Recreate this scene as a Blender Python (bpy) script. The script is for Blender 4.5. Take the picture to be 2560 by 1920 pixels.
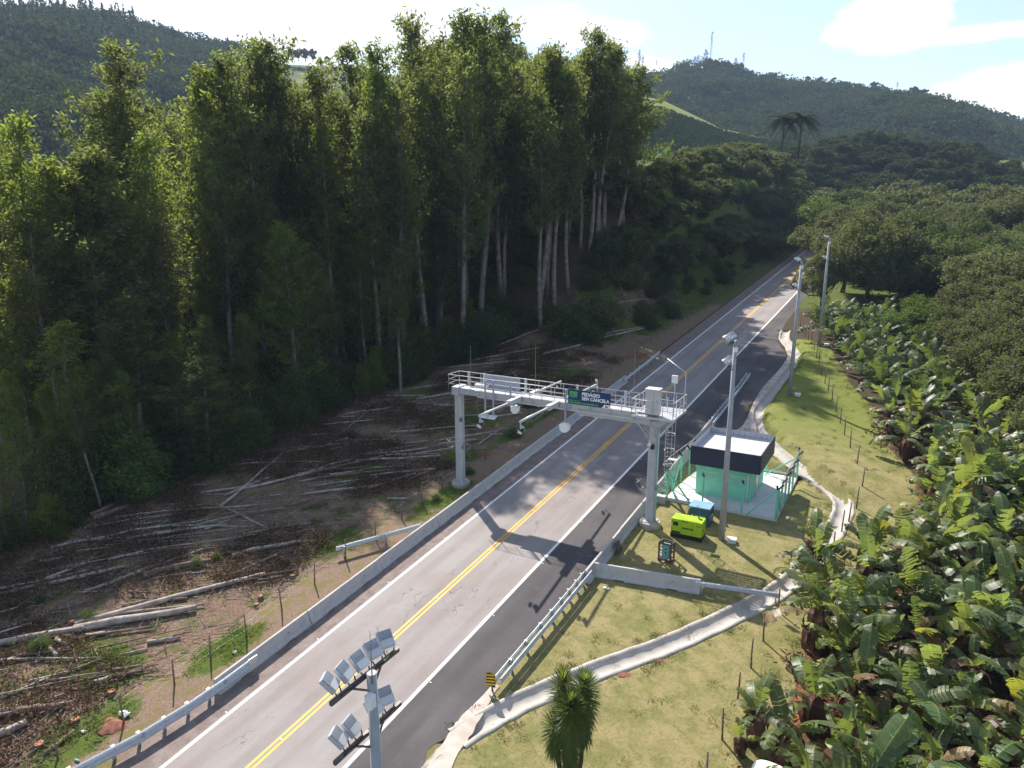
import bpy, bmesh, math, random
import numpy as np
from mathutils import Vector, Matrix, Euler
R=math.radians
random.seed(7); rng=np.random.default_rng(7)
scene=bpy.context.scene
for o in list(bpy.data.objects): bpy.data.objects.remove(o)
# ------------------------------------------------------------------ camera, sky, sun, exposure
H=24.2; G=0.08383523; PITCH=R(13.0); YAW=R(29.602); F=711.0
cam=bpy.data.cameras.new('camera'); camo=bpy.data.objects.new('camera',cam); scene.collection.objects.link(camo)
camo.location=(0,0,H); camo.rotation_euler=(R(90)-PITCH,0,YAW)
cam.sensor_width=36; cam.lens=36*F/1024; cam.clip_start=0.1; cam.clip_end=6000
scene.camera=camo
scene.render.resolution_x=1024; scene.render.resolution_y=768
SUN_AZ=-51.0; SUN_EL=43.0       # azimuth measured from +Y towards +X
world=bpy.data.worlds.new("World"); scene.world=world; world.use_nodes=True
scene.view_settings.view_transform='Standard'; scene.view_settings.look='None'
scene.view_settings.gamma=1; scene.view_settings.exposure=1.15
sl=bpy.data.lights.new('sun','SUN'); sl.energy=4.4; sl.angle=R(0.55); sl.color=(1,0.94,0.86)
so=bpy.data.objects.new('sun',sl); scene.collection.objects.link(so)
sd=Vector((math.sin(R(SUN_AZ))*math.cos(R(SUN_EL)),math.cos(R(SUN_AZ))*math.cos(R(SUN_EL)),math.sin(R(SUN_EL))))
so.rotation_euler=(-sd).to_track_quat('-Z','Y').to_euler(); so.location=(0,0,150)
def ray(px,py):
    d0=(px-512)/F; d2=(384-py)/F
    c,s=math.cos(PITCH),math.sin(PITCH); f=c+d2*s; u=d2*c-s
    cy,sy=math.cos(YAW),math.sin(YAW)
    return Vector((d0*cy-f*sy, d0*sy+f*cy, u))
def build_sky():
    nt=world.node_tree; N=nt.nodes; L=nt.links; N.clear()
    out=N.new('ShaderNodeOutputWorld'); bg=N.new('ShaderNodeBackground')
    sky=N.new('ShaderNodeTexSky'); sky.sky_type='NISHITA'; sky.sun_disc=False
    sky.sun_elevation=R(SUN_EL); sky.sun_rotation=R(SUN_AZ)
    sky.altitude=800; sky.air_density=1.0; sky.dust_density=1.2; sky.ozone_density=1.0
    tc=N.new('ShaderNodeTexCoord')
    mp=N.new('ShaderNodeMapping'); mp.inputs['Scale'].default_value=(1,1,2.6)
    L.new(tc.outputs['Generated'],mp.inputs['Vector'])
    nz=N.new('ShaderNodeTexNoise'); nz.inputs['Scale'].default_value=7.5; nz.inputs['Detail'].default_value=9; nz.inputs['Roughness'].default_value=.6
    L.new(mp.outputs['Vector'],nz.inputs['Vector'])
    def M(op,a,b=None,c=None,clamp=False):
        m=N.new('ShaderNodeMath'); m.operation=op; m.use_clamp=clamp
        for i,v in enumerate((a,b,c)):
            if v is None: continue
            if isinstance(v,(int,float)): m.inputs[i].default_value=v
            else: L.new(v,m.inputs[i])
        return m.outputs[0]
    total=None
    # cloud masses: centre direction, width and height (tangent units), strength
    for (px,py,w,h,st) in [(893,24,.070,.034,1.5),(850,34,.035,.018,1.0),(975,34,.13,.017,.95),(960,98,.045,.022,1.1),(1010,98,.085,.034,1.4),(330,18,.26,.055,.95),(540,20,.07,.035,.7),(640,72,.07,.022,1.0),(590,40,.09,.035,.5),(60,5,.18,.06,.9),(1150,60,.2,.05,1.0),(-220,40,.3,.12,1.0)]:
        d=ray(px,py).normalized(); rt=Vector((d.y,-d.x,0)).normalized(); up=rt.cross(d)
        def dot(v):
            n=N.new('ShaderNodeVectorMath'); n.operation='DOT_PRODUCT'; L.new(tc.outputs['Generated'],n.inputs[0]); n.inputs[1].default_value=v; return n.outputs['Value']
        a=M('DIVIDE',dot(rt),w); b=M('DIVIDE',dot(up),h); f=M('GREATER_THAN',dot(d),0.3)
        q=M('ADD',M('MULTIPLY',a,a),M('MULTIPLY',b,b)); q=M('SUBTRACT',1.0,M('SQRT',q))
        q=M('MULTIPLY',M('MAXIMUM',M('ADD',q,.35),0),f)
        q=M('MULTIPLY',q,st)
        total=q if total is None else M('MAXIMUM',total,q)
    nn=M('MULTIPLY',M('SUBTRACT',nz.outputs['Fac'],.5),2.6)
    cov=M('ADD',total,M('MULTIPLY',nn,M('MINIMUM',M('MULTIPLY',total,2.5),1.0)))
    mr=N.new('ShaderNodeMapRange'); mr.interpolation_type='SMOOTHSTEP'; L.new(cov,mr.inputs[0]); mr.inputs[1].default_value=.30; mr.inputs[2].default_value=.78
    # thin veil everywhere
    nz2=N.new('ShaderNodeTexNoise'); nz2.inputs['Scale'].default_value=2.2; nz2.inputs['Detail'].default_value=6
    mp2=N.new('ShaderNodeMapping'); mp2.inputs['Scale'].default_value=(1,1,4); L.new(tc.outputs['Generated'],mp2.inputs['Vector']); L.new(mp2.outputs['Vector'],nz2.inputs['Vector'])
    veil=M('MULTIPLY_ADD',nz2.outputs['Fac'],.22,.0)
    fac=M('MAXIMUM',mr.outputs[0],veil)
    mix=N.new('ShaderNodeMix'); mix.data_type='RGBA'; L.new(fac,mix.inputs[0]); L.new(sky.outputs[0],mix.inputs[6]); mix.inputs[7].default_value=(6.2,6.25,6.35,1)
    L.new(mix.outputs[2],bg.inputs['Color']); bg.inputs['Strength'].default_value=.100
    L.new(bg.outputs[0],out.inputs['Surface'])
build_sky()
# ------------------------------------------------------------------ numpy noise + terrain height
_perm=rng.random((256,256))
def vnoise(x,y,s):
    x=np.asarray(x,float)/s; y=np.asarray(y,float)/s
    xi=np.floor(x).astype(int); yi=np.floor(y).astype(int); fx=x-xi; fy=y-yi
    fx=fx*fx*(3-2*fx); fy=fy*fy*(3-2*fy)
    g=lambda a,b:_perm[a&255,b&255]
    return (g(xi,yi)*(1-fx)+g(xi+1,yi)*fx)*(1-fy)+(g(xi,yi+1)*(1-fx)+g(xi+1,yi+1)*fx)*fy
def ss(a,b,x):
    t=np.clip((np.asarray(x,float)-a)/(b-a),0,1); return t*t*(3-2*t)
DRL_Y=[40,48,53,57,62,65.6,68,70.4,76.5,88,93.4,101.6,110]
DRL_X=[-4.6,-3.0,-3.1,-6.0,-9.3,-11.2,-12.1,-12.4,-12.3,-12.0,-12.3,-14.9,-15.6]
def T(x,y):
    x=np.asarray(x,float); y=np.asarray(y,float)
    z=G*np.minimum(y,240)+.03*np.maximum(y-240,0)
    s=np.maximum(-31.5-x,0)
    z=z+.035*s+ss(18,70,s)*5*ss(10,60,y)
    z=z+19*ss(84,118,y+.2*np.minimum(s,30))*ss(33.5,47,-x)*(1-ss(230,330,y))*(1-ss(75,150,-x))
    z=z+ss(1.5,8,s)*(vnoise(x,y,5)*.5+vnoise(x,y,1.7)*.22-.3)
    # lawn mound right of the gutter
    dx=np.interp(y,DRL_Y,DRL_X)
    m=ss(0.25,1.5,x-dx)*ss(52,58,y)*(1-ss(96,104,y))*(1-ss(2,10,x-dx)*.6)
    z=z+m*.75
    z=z+.12*ss(0,4,x+3)*(vnoise(x,y,3)-.3)
    # levelled ground under and behind the hut slab
    pw=ss(-15.2,-14.2,x)*ss(-5.9,-6.5,x)*ss(47.8,48.6,y)*ss(58.6,57.2,y); zp=G*50.3+.0
    z=z*(1-pw)+np.minimum(z,zp)*pw
    # ridge behind the end of the road
    z=z+26*ss(285,390,y-.25*x)*(1-ss(25,110,x))*ss(-170,-90,x)
    return z
def Tz(x,y): return float(T(x,y))
def at(X,Y):      # point of the ground seen at (X,Y), coordinates of a 2212 px wide view
    d=ray(X/2.16,Y/2.16); t=15.0
    while t<900:
        p=Vector((0,0,H))+d*t
        if p.z<=Tz(p.x,p.y): 
            lo,hi=t-1.0,t
            for _ in range(12):
                m=(lo+hi)/2; q=Vector((0,0,H))+d*m
                if q.z<=Tz(q.x,q.y): hi=m
                else: lo=m
            q=Vector((0,0,H))+d*hi; return (q.x,q.y,Tz(q.x,q.y))
        t+=1.0
    return None
def proj(x,y,z):
    cy,sy=math.cos(YAW),math.sin(YAW); r=x*cy+y*sy; f=-x*sy+y*cy; u=z-H
    c,s=math.cos(PITCH),math.sin(PITCH); dep=f*c-u*s; v=u*c+f*s
    if dep<=0.1: return (-9999,-9999,dep)
    return (512+F*r/dep,384-F*v/dep,dep)
# ------------------------------------------------------------------ materials
MAT={}
class NT:
    def __init__(s,name):
        s.m=bpy.data.materials.new(name); s.m.use_nodes=True; s.t=s.m.node_tree; s.t.nodes.clear(); MAT[name]=s.m
        s.out=s.n('ShaderNodeOutputMaterial'); s._tc=None
    def n(s,k,**kw):
        x=s.t.nodes.new(k)
        for a,b in kw.items(): setattr(x,a,b)
        return x
    def l(s,a,b): s.t.links.new(a,b)
    def put(s,sock,v):
        if isinstance(v,(int,float)): sock.default_value=v
        elif isinstance(v,tuple): sock.default_value=(v+(1,)) if (len(v)==3 and len(sock.default_value)==4) else v
        else: s.l(v,sock)
    def obj(s):
        if not s._tc: s._tc=s.n('ShaderNodeTexCoord')
        return s._tc.outputs['Object']
    def geo(s): return s.n('ShaderNodeNewGeometry')
    def noise(s,scale,detail=4,rough=.55,vec=None,stretch=None):
        v=vec or s.obj()
        if stretch:
            mp=s.n('ShaderNodeMapping'); s.l(v,mp.inputs[0]); mp.inputs['Scale'].default_value=stretch; v=mp.outputs[0]
        x=s.n('ShaderNodeTexNoise'); s.l(v,x.inputs['Vector']); x.inputs['Scale'].default_value=scale; x.inputs['Detail'].default_value=detail; x.inputs['Roughness'].default_value=rough
        return x.outputs['Fac']
    def math(s,op,a,b=0,c=None):
        x=s.n('ShaderNodeMath',operation=op); s.put(x.inputs[0],a); s.put(x.inputs[1],b)
        if c is not None: s.put(x.inputs[2],c)
        return x.outputs[0]
    def rng(s,v,a,b,c=0,d=1,smooth=True):
        x=s.n('ShaderNodeMapRange'); x.interpolation_type='SMOOTHSTEP' if smooth else 'LINEAR'
        s.put(x.inputs[0],v); s.put(x.inputs[1],a); s.put(x.inputs[2],b); s.put(x.inputs[3],c); s.put(x.inputs[4],d); return x.outputs[0]
    def mix(s,f,a,b,mode='MIX'):
        x=s.n('ShaderNodeMix',data_type='RGBA',blend_type=mode); s.put(x.inputs[0],f); s.put(x.inputs[6],a); s.put(x.inputs[7],b); return x.outputs[2]
    def bump(s,h,strength=.3,dist=.05):
        x=s.n('ShaderNodeBump'); s.l(h,x.inputs['Height']); x.inputs['Strength'].default_value=strength; x.inputs['Distance'].default_value=dist; return x.outputs[0]
    def attr(s,name): return s.n('ShaderNodeAttribute',attribute_name=name)
    def bsdf(s,col,rough=.7,metal=0,normal=None,spec=.3,trans=None):
        b=s.n('ShaderNodeBsdfPrincipled'); s.put(b.inputs['Base Color'],col); s.put(b.inputs['Roughness'],rough); s.put(b.inputs['Metallic'],metal)
        b.inputs['Specular IOR Level'].default_value=spec
        if normal: s.l(normal,b.inputs['Normal'])
        if trans is not None:
            t=s.n('ShaderNodeBsdfTranslucent'); s.put(t.inputs[0],trans[1]); mx=s.n('ShaderNodeMixShader'); mx.inputs[0].default_value=trans[0]
            s.l(b.outputs[0],mx.inputs[1]); s.l(t.outputs[0],mx.inputs[2]); s.l(mx.outputs[0],s.out.inputs[0])
        else: s.l(b.outputs[0],s.out.inputs[0])
        return b
def simple(name,col,rough=.6,metal=0,var=.12,scale=3,bump=0,spec=.35,dirt=None):
    s=NT(name); n=s.noise(scale,5)
    lo=tuple(c*(1-var) for c in col); hi=tuple(min(1,c*(1+var)) for c in col)
    c=s.mix(s.rng(n,.3,.7),lo,hi)
    if dirt: c=s.mix(s.rng(s.noise(dirt[1],6,.65),.52,.75,0,dirt[2]),c,dirt[0])
    s.bsdf(c,rough,metal,s.bump(s.noise(scale*12,3),bump,.02) if bump else None,spec)
    return s.m
def leafmat(name,cols,tcol,tf=.35,rough=.42,spec=.45):
    s=NT(name); g=s.geo(); oi=s.n('ShaderNodeObjectInfo')
    r=s.n('ShaderNodeValToRGB'); s.l(g.outputs['Random Per Island'],r.inputs[0])
    e=r.color_ramp.elements; e[0].color=cols[0]+(1,); e[0].position=0; e[1].color=cols[-1]+(1,); e[1].position=1
    for i,c in enumerate(cols[1:-1]): q=e.new((i+1)/(len(cols)-1)); q.color=c+(1,)
    n=s.noise(.35,3); c=s.mix(s.rng(n,.35,.65,.0,.55),r.outputs[0],cols[0])
    hv=s.n('ShaderNodeHueSaturation'); s.l(c,hv.inputs['Color']); s.l(s.rng(oi.outputs['Random'],0,1,.475,.52,False),hv.inputs['Hue']); s.l(s.rng(s.math('FRACT',s.math('MULTIPLY',oi.outputs['Random'],7.3)),0,1,.75,1.25,False),hv.inputs['Value'])
    tc=s.mix(.5,hv.outputs[0],tcol)
    s.bsdf(hv.outputs[0],rough,0,None,spec,(tf,tc)); return s.m
leafmat('eucalyptus_leaf',[(.030,.044,.013),(.065,.086,.024),(.11,.13,.04),(.17,.17,.08)],(.36,.44,.07),.55,.6,.15)
leafmat('eucalyptus_leaf_young',[(.04,.06,.012),(.09,.13,.022),(.14,.18,.035),(.15,.14,.05)],(.42,.52,.06),.58,.6,.15)
leafmat('broad_leaf',[(.024,.040,.012),(.045,.070,.02),(.07,.095,.028),(.10,.12,.045)],(.20,.28,.04),.32,.62,.15)
leafmat('broad_leaf_olive',[(.038,.056,.018),(.07,.095,.03),(.11,.135,.045),(.15,.155,.07)],(.30,.32,.08),.35,.62,.15)
leafmat('banana_far',[(.025,.05,.014),(.045,.085,.02),(.07,.11,.03),(.10,.12,.04)],(.25,.35,.05),.35,.5,.3)
leafmat('dark_wood_leaf',[(.014,.027,.008),(.028,.048,.014),(.045,.068,.02),(.065,.085,.03)],(.12,.17,.02),.28,.7,.1)
leafmat('broad_leaf_green',[(.025,.05,.012),(.05,.09,.018),(.09,.14,.028),(.11,.15,.035)],(.25,.38,.04),.38,.6,.2)
leafmat('far_leaf',[(.026,.044,.014),(.045,.066,.02),(.07,.092,.03),(.10,.11,.04)],(.09,.13,.03),.2,.95,.03)
leafmat('coffee_leaf',[(.022,.045,.018),(.035,.06,.022),(.045,.07,.028)],(.06,.1,.03),.15,.9,.05)
leafmat('dead_leaf',[(.06,.028,.016),(.10,.05,.03),(.15,.085,.055),(.2,.13,.09)],(.2,.1,.05),.2,.7,.15)
leafmat('yucca_leaf',[(.035,.06,.016),(.07,.10,.025),(.11,.15,.04)],(.4,.52,.08),.4,.55,.2)
leafmat('lawn_tuft_leaf',[(.09,.11,.03),(.15,.16,.045),(.24,.20,.09)],(.3,.34,.08),.35,.6,.1)
leafmat('grass_tuft_leaf',[(.04,.08,.015),(.08,.14,.02),(.12,.17,.03)],(.3,.42,.05),.4,.55,.2)
def bananamat(name,a,b,edge,t):
    s=NT(name); oi=s.n('ShaderNodeObjectInfo'); g=s.geo()
    v=s.attr('vein').outputs['Fac']
    w=s.noise(1.0,3,.5,None,(2,30,2)); c=s.mix(s.rng(w,.35,.65),a,b)
    c=s.mix(s.rng(s.noise(2.2,4),.55,.75,0,.8),c,edge)
    c=s.mix(s.rng(v,.86,.93),c,(.13,.18,.055))
    hv=s.n('ShaderNodeHueSaturation'); s.l(c,hv.inputs['Color']); s.l(s.rng(oi.outputs['Random'],0,1,.5,1.8,False),hv.inputs['Value']); s.l(s.rng(s.math('FRACT',s.math('MULTIPLY',oi.outputs['Random'],5.7)),0,1,.475,.515,False),hv.inputs['Hue'])
    s.bsdf(hv.outputs[0],.42,0,s.bump(w,.3,.03),.45,(.45,s.mix(.6,hv.outputs[0],t)))
bananamat('banana_leaf',(.036,.060,.021),(.068,.100,.034),(.11,.12,.04),(.38,.47,.07))
bananamat('banana_leaf_yellow',(.10,.14,.02),(.16,.17,.03),(.17,.10,.04),(.5,.5,.05))
bananamat('banana_leaf_dry',(.13,.085,.045),(.20,.14,.08),(.08,.05,.03),(.25,.15,.06))
simple('banana_stem',(.11,.085,.05),.7,0,.5,6,.4)
simple('bark_pale',(.165,.142,.122),.8,0,.35,1.5,.3,.2,((.09,.05,.035),2.2,.8))
simple('bark_dark',(.07,.055,.042),.85,0,.4,4,.5,.2)
simple('log_wood',(.35,.295,.25),.8,0,.3,2,.35,.2,((.13,.085,.06),2.6,.85))
simple('log_wood_brown',(.17,.115,.085),.8,0,.3,2.5,.4,.2)
simple('cut_wood',(.42,.17,.06),.75,0,.3,6,.2,.2)
simple('cut_wood_pale',(.42,.28,.17),.75,0,.2,6,.2,.2)
simple('post_wood',(.19,.135,.095),.85,0,.35,8,.4,.2)
simple('galvanised_steel',(.50,.52,.54),.42,.55,.10,5,.05,.5)
simple('grey_paint_steel',(.42,.43,.44),.45,.15,.06,2,0,.4,((.36,.36,.36),3,.35))
simple('light_steel',(.52,.52,.52),.45,.2,.06,2,0,.4)
simple('pole_concrete',(.33,.335,.34),.7,0,.08,2,.1,.3)
simple('lamp_body',(.55,.57,.60),.5,.3,.06,5,0,.4)
simple('lamp_fin',(.22,.23,.27),.5,.3,.1,5)
simple('dark_steel',(.15,.135,.12),.6,.4,.2,6)
simple('black_plastic',(.012,.012,.013),.5)
simple('white_plastic',(.78,.78,.77),.4,0,.03,2)
simple('navy_paint',(.022,.026,.052),.55,0,.12,2)
simple('mint_paint',(.23,.62,.42),.7,0,.05,2,.05,.25)
simple('mint_post',(.20,.58,.40),.65,0,.08,5)
simple('lime_paint',(.36,.53,.012),.38,0,.04,2,0,.45)
simple('blue_paint',(.016,.065,.14),.42,0,.10,2,0,.4)
simple('blue_lid_paint',(.22,.37,.54),.35,0,.06,2,0,.5)
simple('concrete_barrier',(.44,.42,.40),.85,0,.10,1.6,.15,.2,((.30,.27,.25),1.7,.55))
simple('concrete_slab',(.62,.61,.59),.85,0,.06,1.2,.08,.2,((.48,.46,.43),.9,.4))
simple('concrete_drain',(.40,.37,.33),.9,0,.12,1.1,.3,.15,((.36,.29,.22),.8,.6))
simple('concrete_white',(.47,.40,.34),.9,0,.14,1.4,.3,.15,((.42,.30,.22),1.2,.6))
simple('footing_concrete',(.42,.35,.30),.9,0,.15,3,.2,.15,((.30,.16,.09),2,.7))
simple('sign_blue',(.008,.038,.12),.5,0,.05,1)
simple('sign_white',(.8,.8,.8),.5,0,.02,1)
simple('sign_green',(.12,.55,.12),.5,0,.02,1)
simple('yellow_reflective',(.62,.40,.01),.5,0,.05,2)
simple('grey_panel',(.33,.34,.40),.5,0,.05,2)
simple('lens_glass',(.02,.02,.03),.1,0,.1,2,0,.8)
simple('mint_machine',(.16,.36,.30),.6,0,.1,4)
simple('pallet_wood',(.10,.065,.055),.85,0,.3,8,.3)
simple('pink_roof_sheet',(.62,.56,.55),.6,0,.05,.8,0,.3)
simple('parapet_grey',(.32,.35,.41),.6,0,.05,1)
simple('wire_metal',(.26,.26,.25),.4,.6,.1,5)
simple('red_soil',(.22,.10,.065),.95,0,.35,4,.5,.1)
simple('soil_brown',(.12,.08,.055),.95,0,.35,4,.5,.1)
simple('stone',(.32,.28,.24),.9,0,.3,3,.4,.15)
simple('black_thatch',(.012,.011,.012),.8,0,.3,5)
simple('grey_thatch',(.22,.23,.25),.6,0,.5,8)
simple('red_paint',(.4,.03,.04),.5)
# corrugated roof
s=NT('roof_sheet'); w=s.n('ShaderNodeTexWave',wave_type='BANDS',bands_direction='Y'); s.l(s.obj(),w.inputs[0]); w.inputs['Scale'].default_value=1.45
c=s.mix(s.rng(w.outputs['Fac'],.0,.18),(.30,.27,.27),(.56,.52,.515)); c=s.mix(s.rng(s.noise(.8,5),.5,.8,0,.4),c,(.55,.50,.47)); s.bsdf(c,.55,0,s.bump(w.outputs['Fac'],.5,.03),.3)
# asphalt
def asphalt(name,a,b,spk,crack):
    s=NT(name); o=s.obj()
    c=s.mix(s.rng(s.noise(.22,5),.35,.65),a,b)
    c=s.mix(s.rng(s.noise(.9,5,.6,None,(1.0,.12,1)),.42,.7,0,.45),c,tuple(x*.78 for x in a))
    c=s.mix(s.rng(s.noise(38,2,.7),.55,.72,0,.5),c,spk)
    c=s.mix(s.rng(s.noise(3.0,6,.7),.56,.70,0,.3),c,tuple(x*.6 for x in a))
    sx=s.n('ShaderNodeSeparateXYZ'); s.l(o,sx.inputs[0])
    tr=s.math('SINE',s.math('MULTIPLY_ADD',sx.outputs[0],3.52,1.0)); c=s.mix(s.math('MULTIPLY',s.rng(tr,-.2,1.0),s.rng(s.noise(.3,3),.3,.7,.12,.38)),c,tuple(x*.72 for x in a))
    c=s.mix(s.rng(s.noise(.55,6,.62,None,(1,.45,1)),.60,.74,0,.55),c,(.20,.165,.145))
    c=s.mix(s.rng(s.noise(1.6,5,.8),.66,.74,0,.6),c,tuple(x*.55 for x in a))
    if crack:
        v=s.n('ShaderNodeTexVoronoi',feature='DISTANCE_TO_EDGE'); mp=s.n('ShaderNodeMapping'); s.l(o,mp.inputs[0]); mp.inputs['Scale'].default_value=(.9,.22,1)
        wv=s.n('ShaderNodeVectorMath',operation='ADD'); nn=s.n('ShaderNodeTexNoise'); s.l(o,nn.inputs['Vector']); nn.inputs['Scale'].default_value=1.1
        s.l(mp.outputs[0],wv.inputs[0]); s.l(nn.outputs['Color'],wv.inputs[1]); s.l(wv.outputs[0],v.inputs['Vector']); v.inputs['Scale'].default_value=1.0
        ck=s.math('MULTIPLY',s.rng(v.outputs['Distance'],.004,.012,1,0),s.rng(s.noise(.25,3),.55,.68))
        c=s.mix(ck,c,(.06,.055,.055))
    s.bsdf(c,.85,0,s.bump(s.noise(60,3),.35,.01),.2)
asphalt('asphalt_old',(.262,.220,.203),(.285,.262,.245),(.48,.44,.41),True)
asphalt('asphalt_new',(.072,.064,.065),(.10,.091,.089),(.20,.18,.18),False)
def paint(name,col):
    s=NT(name); c=s.mix(s.rng(s.noise(9,6,.7),.60,.78,0,.65),col,(.22,.20,.19)); c=s.mix(s.rng(s.noise(.7,3),.4,.7,0,.15),c,(.3,.28,.26)); s.bsdf(c,.6,0,None,.3)
paint('road_white',(.80,.79,.77)); paint('road_yellow',(.74,.38,.022))
# shoulder with dirt
s=NT('dirty_shoulder'); c=s.mix(s.rng(s.noise(1.3,6,.7),.35,.65),(.17,.13,.115),(.24,.195,.17)); c=s.mix(s.rng(s.noise(6,6,.75),.55,.7,0,.8),c,(.085,.055,.042)); c=s.mix(s.rng(s.noise(22,3),.6,.72,0,.6),c,(.38,.31,.26)); s.bsdf(c,.9,0,s.bump(s.noise(20,4),.5,.03),.15)
# ground
def ground_mat():
    s=NT('ground_soil'); o=s.obj(); z=s.attr('zone'); sep=s.n('ShaderNodeSeparateColor'); s.l(z.outputs['Color'],sep.inputs[0])
    z2=s.attr('zone2'); sep2=s.n('ShaderNodeSeparateColor'); s.l(z2.outputs['Color'],sep2.inputs[0])
    e=s.math('MULTIPLY_ADD',s.noise(.8,6,.65),1.1,-.55); e2=s.math('MULTIPLY_ADD',s.noise(3.5,5,.7),.7,-.35)
    edge=s.math('ADD',e,e2)
    def wt(ch,k=1.0): return s.rng(s.math('ADD',ch,s.math('MULTIPLY',edge,k)),.38,.62)
    fine=s.noise(9,6,.75); fine2=s.noise(30,4,.75); big=s.noise(.35,4,.6)
    # base: brown forest litter
    c=s.mix(s.rng(fine,.35,.65),(.045,.030,.020),(.10,.066,.045)); c=s.mix(s.rng(s.noise(2.2,5),.5,.68,0,.6),c,(.05,.07,.018))
    # clearing litter
    cl=s.mix(s.rng(fine,.36,.64),(.105,.062,.043),(.27,.18,.125)); cl=s.mix(s.rng(fine2,.5,.68,0,.8),cl,(.34,.26,.20)); cl=s.mix(s.rng(s.noise(1.1,6,.7),.50,.60,0,.8),cl,s.mix(s.rng(fine2,.4,.6),(.06,.085,.018),(.14,.15,.045))); cl=s.mix(s.rng(s.noise(.9,5,.7),.60,.70,0,.6),cl,(.055,.035,.026))
    c=s.mix(wt(sep.outputs[1]),c,cl)
    # dirt verge
    dv=s.mix(s.rng(fine,.3,.7),(.165,.105,.072),(.29,.21,.15)); dv=s.mix(s.rng(s.noise(1.1,5),.48,.62,0,.75),dv,(.17,.155,.05)); dv=s.mix(s.rng(fine2,.55,.72,0,.6),dv,(.11,.07,.05))
    c=s.mix(wt(sep2.outputs[0],.7),c,dv)
    # red soil
    rd=s.mix(s.rng(fine,.3,.7),(.20,.065,.035),(.33,.13,.075)); rd=s.mix(s.rng(fine2,.5,.7,0,.7),rd,(.24,.17,.12)); rd=s.mix(s.rng(s.noise(1.7,5),.5,.64,0,.8),rd,(.07,.045,.03))
    c=s.mix(wt(sep.outputs[2]),c,rd)
    # green grass / scrub
    gr=s.mix(s.rng(fine,.3,.7),(.055,.085,.014),(.115,.145,.03)); gr=s.mix(s.rng(s.noise(1.2,5),.5,.7,0,.7),gr,(.15,.12,.045))
    c=s.mix(wt(sep2.outputs[1]),c,gr)
    # lawn of turf pieces
    mp=s.n('ShaderNodeMapping'); s.l(o,mp.inputs[0]); mp.inputs['Rotation'].default_value=(0,0,R(38)); mp.inputs['Scale'].default_value=(1,1,1)
    nn=s.n('ShaderNodeTexNoise'); s.l(o,nn.inputs['Vector']); nn.inputs['Scale'].default_value=1.3; nn.inputs['Detail'].default_value=4
    sc=s.n('ShaderNodeVectorMath',operation='SCALE'); s.l(nn.outputs['Color'],sc.inputs[0]); sc.inputs['Scale'].default_value=.45
    va=s.n('ShaderNodeVectorMath',operation='ADD'); s.l(mp.outputs[0],va.inputs[0]); s.l(sc.outputs[0],va.inputs[1])
    br=s.n('ShaderNodeTexBrick'); s.l(va.outputs[0],br.inputs['Vector']); br.inputs['Color1'].default_value=(0,0,0,1); br.inputs['Color2'].default_value=(1,1,1,1); br.inputs['Mortar'].default_value=(.5,.5,.5,1)
    br.inputs['Scale'].default_value=1.0; br.inputs['Mortar Size'].default_value=.018; br.inputs['Brick Width'].default_value=1.25; br.inputs['Row Height'].default_value=.62; br.inputs['Mortar Smooth'].default_value=.4
    t=s.math('ADD',s.math('MULTIPLY',br.outputs['Color'],.13),s.math('ADD',s.math('MULTIPLY',s.noise(.8,7,.72),.95),-.03))
    lw=s.mix(s.rng(t,.34,.66),(.135,.145,.036),(.29,.24,.105)); lw=s.mix(s.rng(fine2,.42,.62,0,.5),lw,(.36,.30,.16)); lw=s.mix(s.rng(s.noise(5.5,6,.8),.50,.66,0,.6),lw,(.085,.095,.022))
    seam=s.math('MULTIPLY',br.outputs['Fac'],s.rng(s.noise(.9,3),.42,.62,0,.7)); lw=s.mix(seam,lw,(.17,.13,.055))
    lw=s.mix(s.math('MULTIPLY',sep2.outputs[2],s.rng(s.noise(.7,5,.6),.2,.6,.45,1)),lw,s.mix(s.rng(fine,.3,.7),(.125,.165,.025),(.20,.215,.05)))
    c=s.mix(wt(sep.outputs[0],.35),c,lw)
    hgt=s.math('ADD',s.math('MULTIPLY',fine,1),s.math('MULTIPLY',fine2,.5))
    s.bsdf(c,.95,0,s.bump(hgt,.7,.09),.12); return s.m
ground_mat()
s=NT('hill_ground'); c=s.mix(s.rng(s.noise(.02,6),.35,.65),(.055,.078,.024),(.12,.135,.045)); c=s.mix(s.rng(s.noise(.12,5,.7),.5,.7,0,.6),c,(.035,.04,.018)); c=s.mix(s.rng(s.noise(.03,4),.60,.68,0,.5),c,(.15,.09,.06)); s.bsdf(c,.95,0,None,.1)
s=NT('pasture'); c=s.mix(s.rng(s.noise(.05,6),.35,.65),(.16,.20,.045),(.23,.25,.07)); c=s.mix(s.rng(s.noise(.2,5,.7),.5,.7,0,.5),c,(.10,.12,.03)); s.bsdf(c,.95,0,None,.1)
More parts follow.
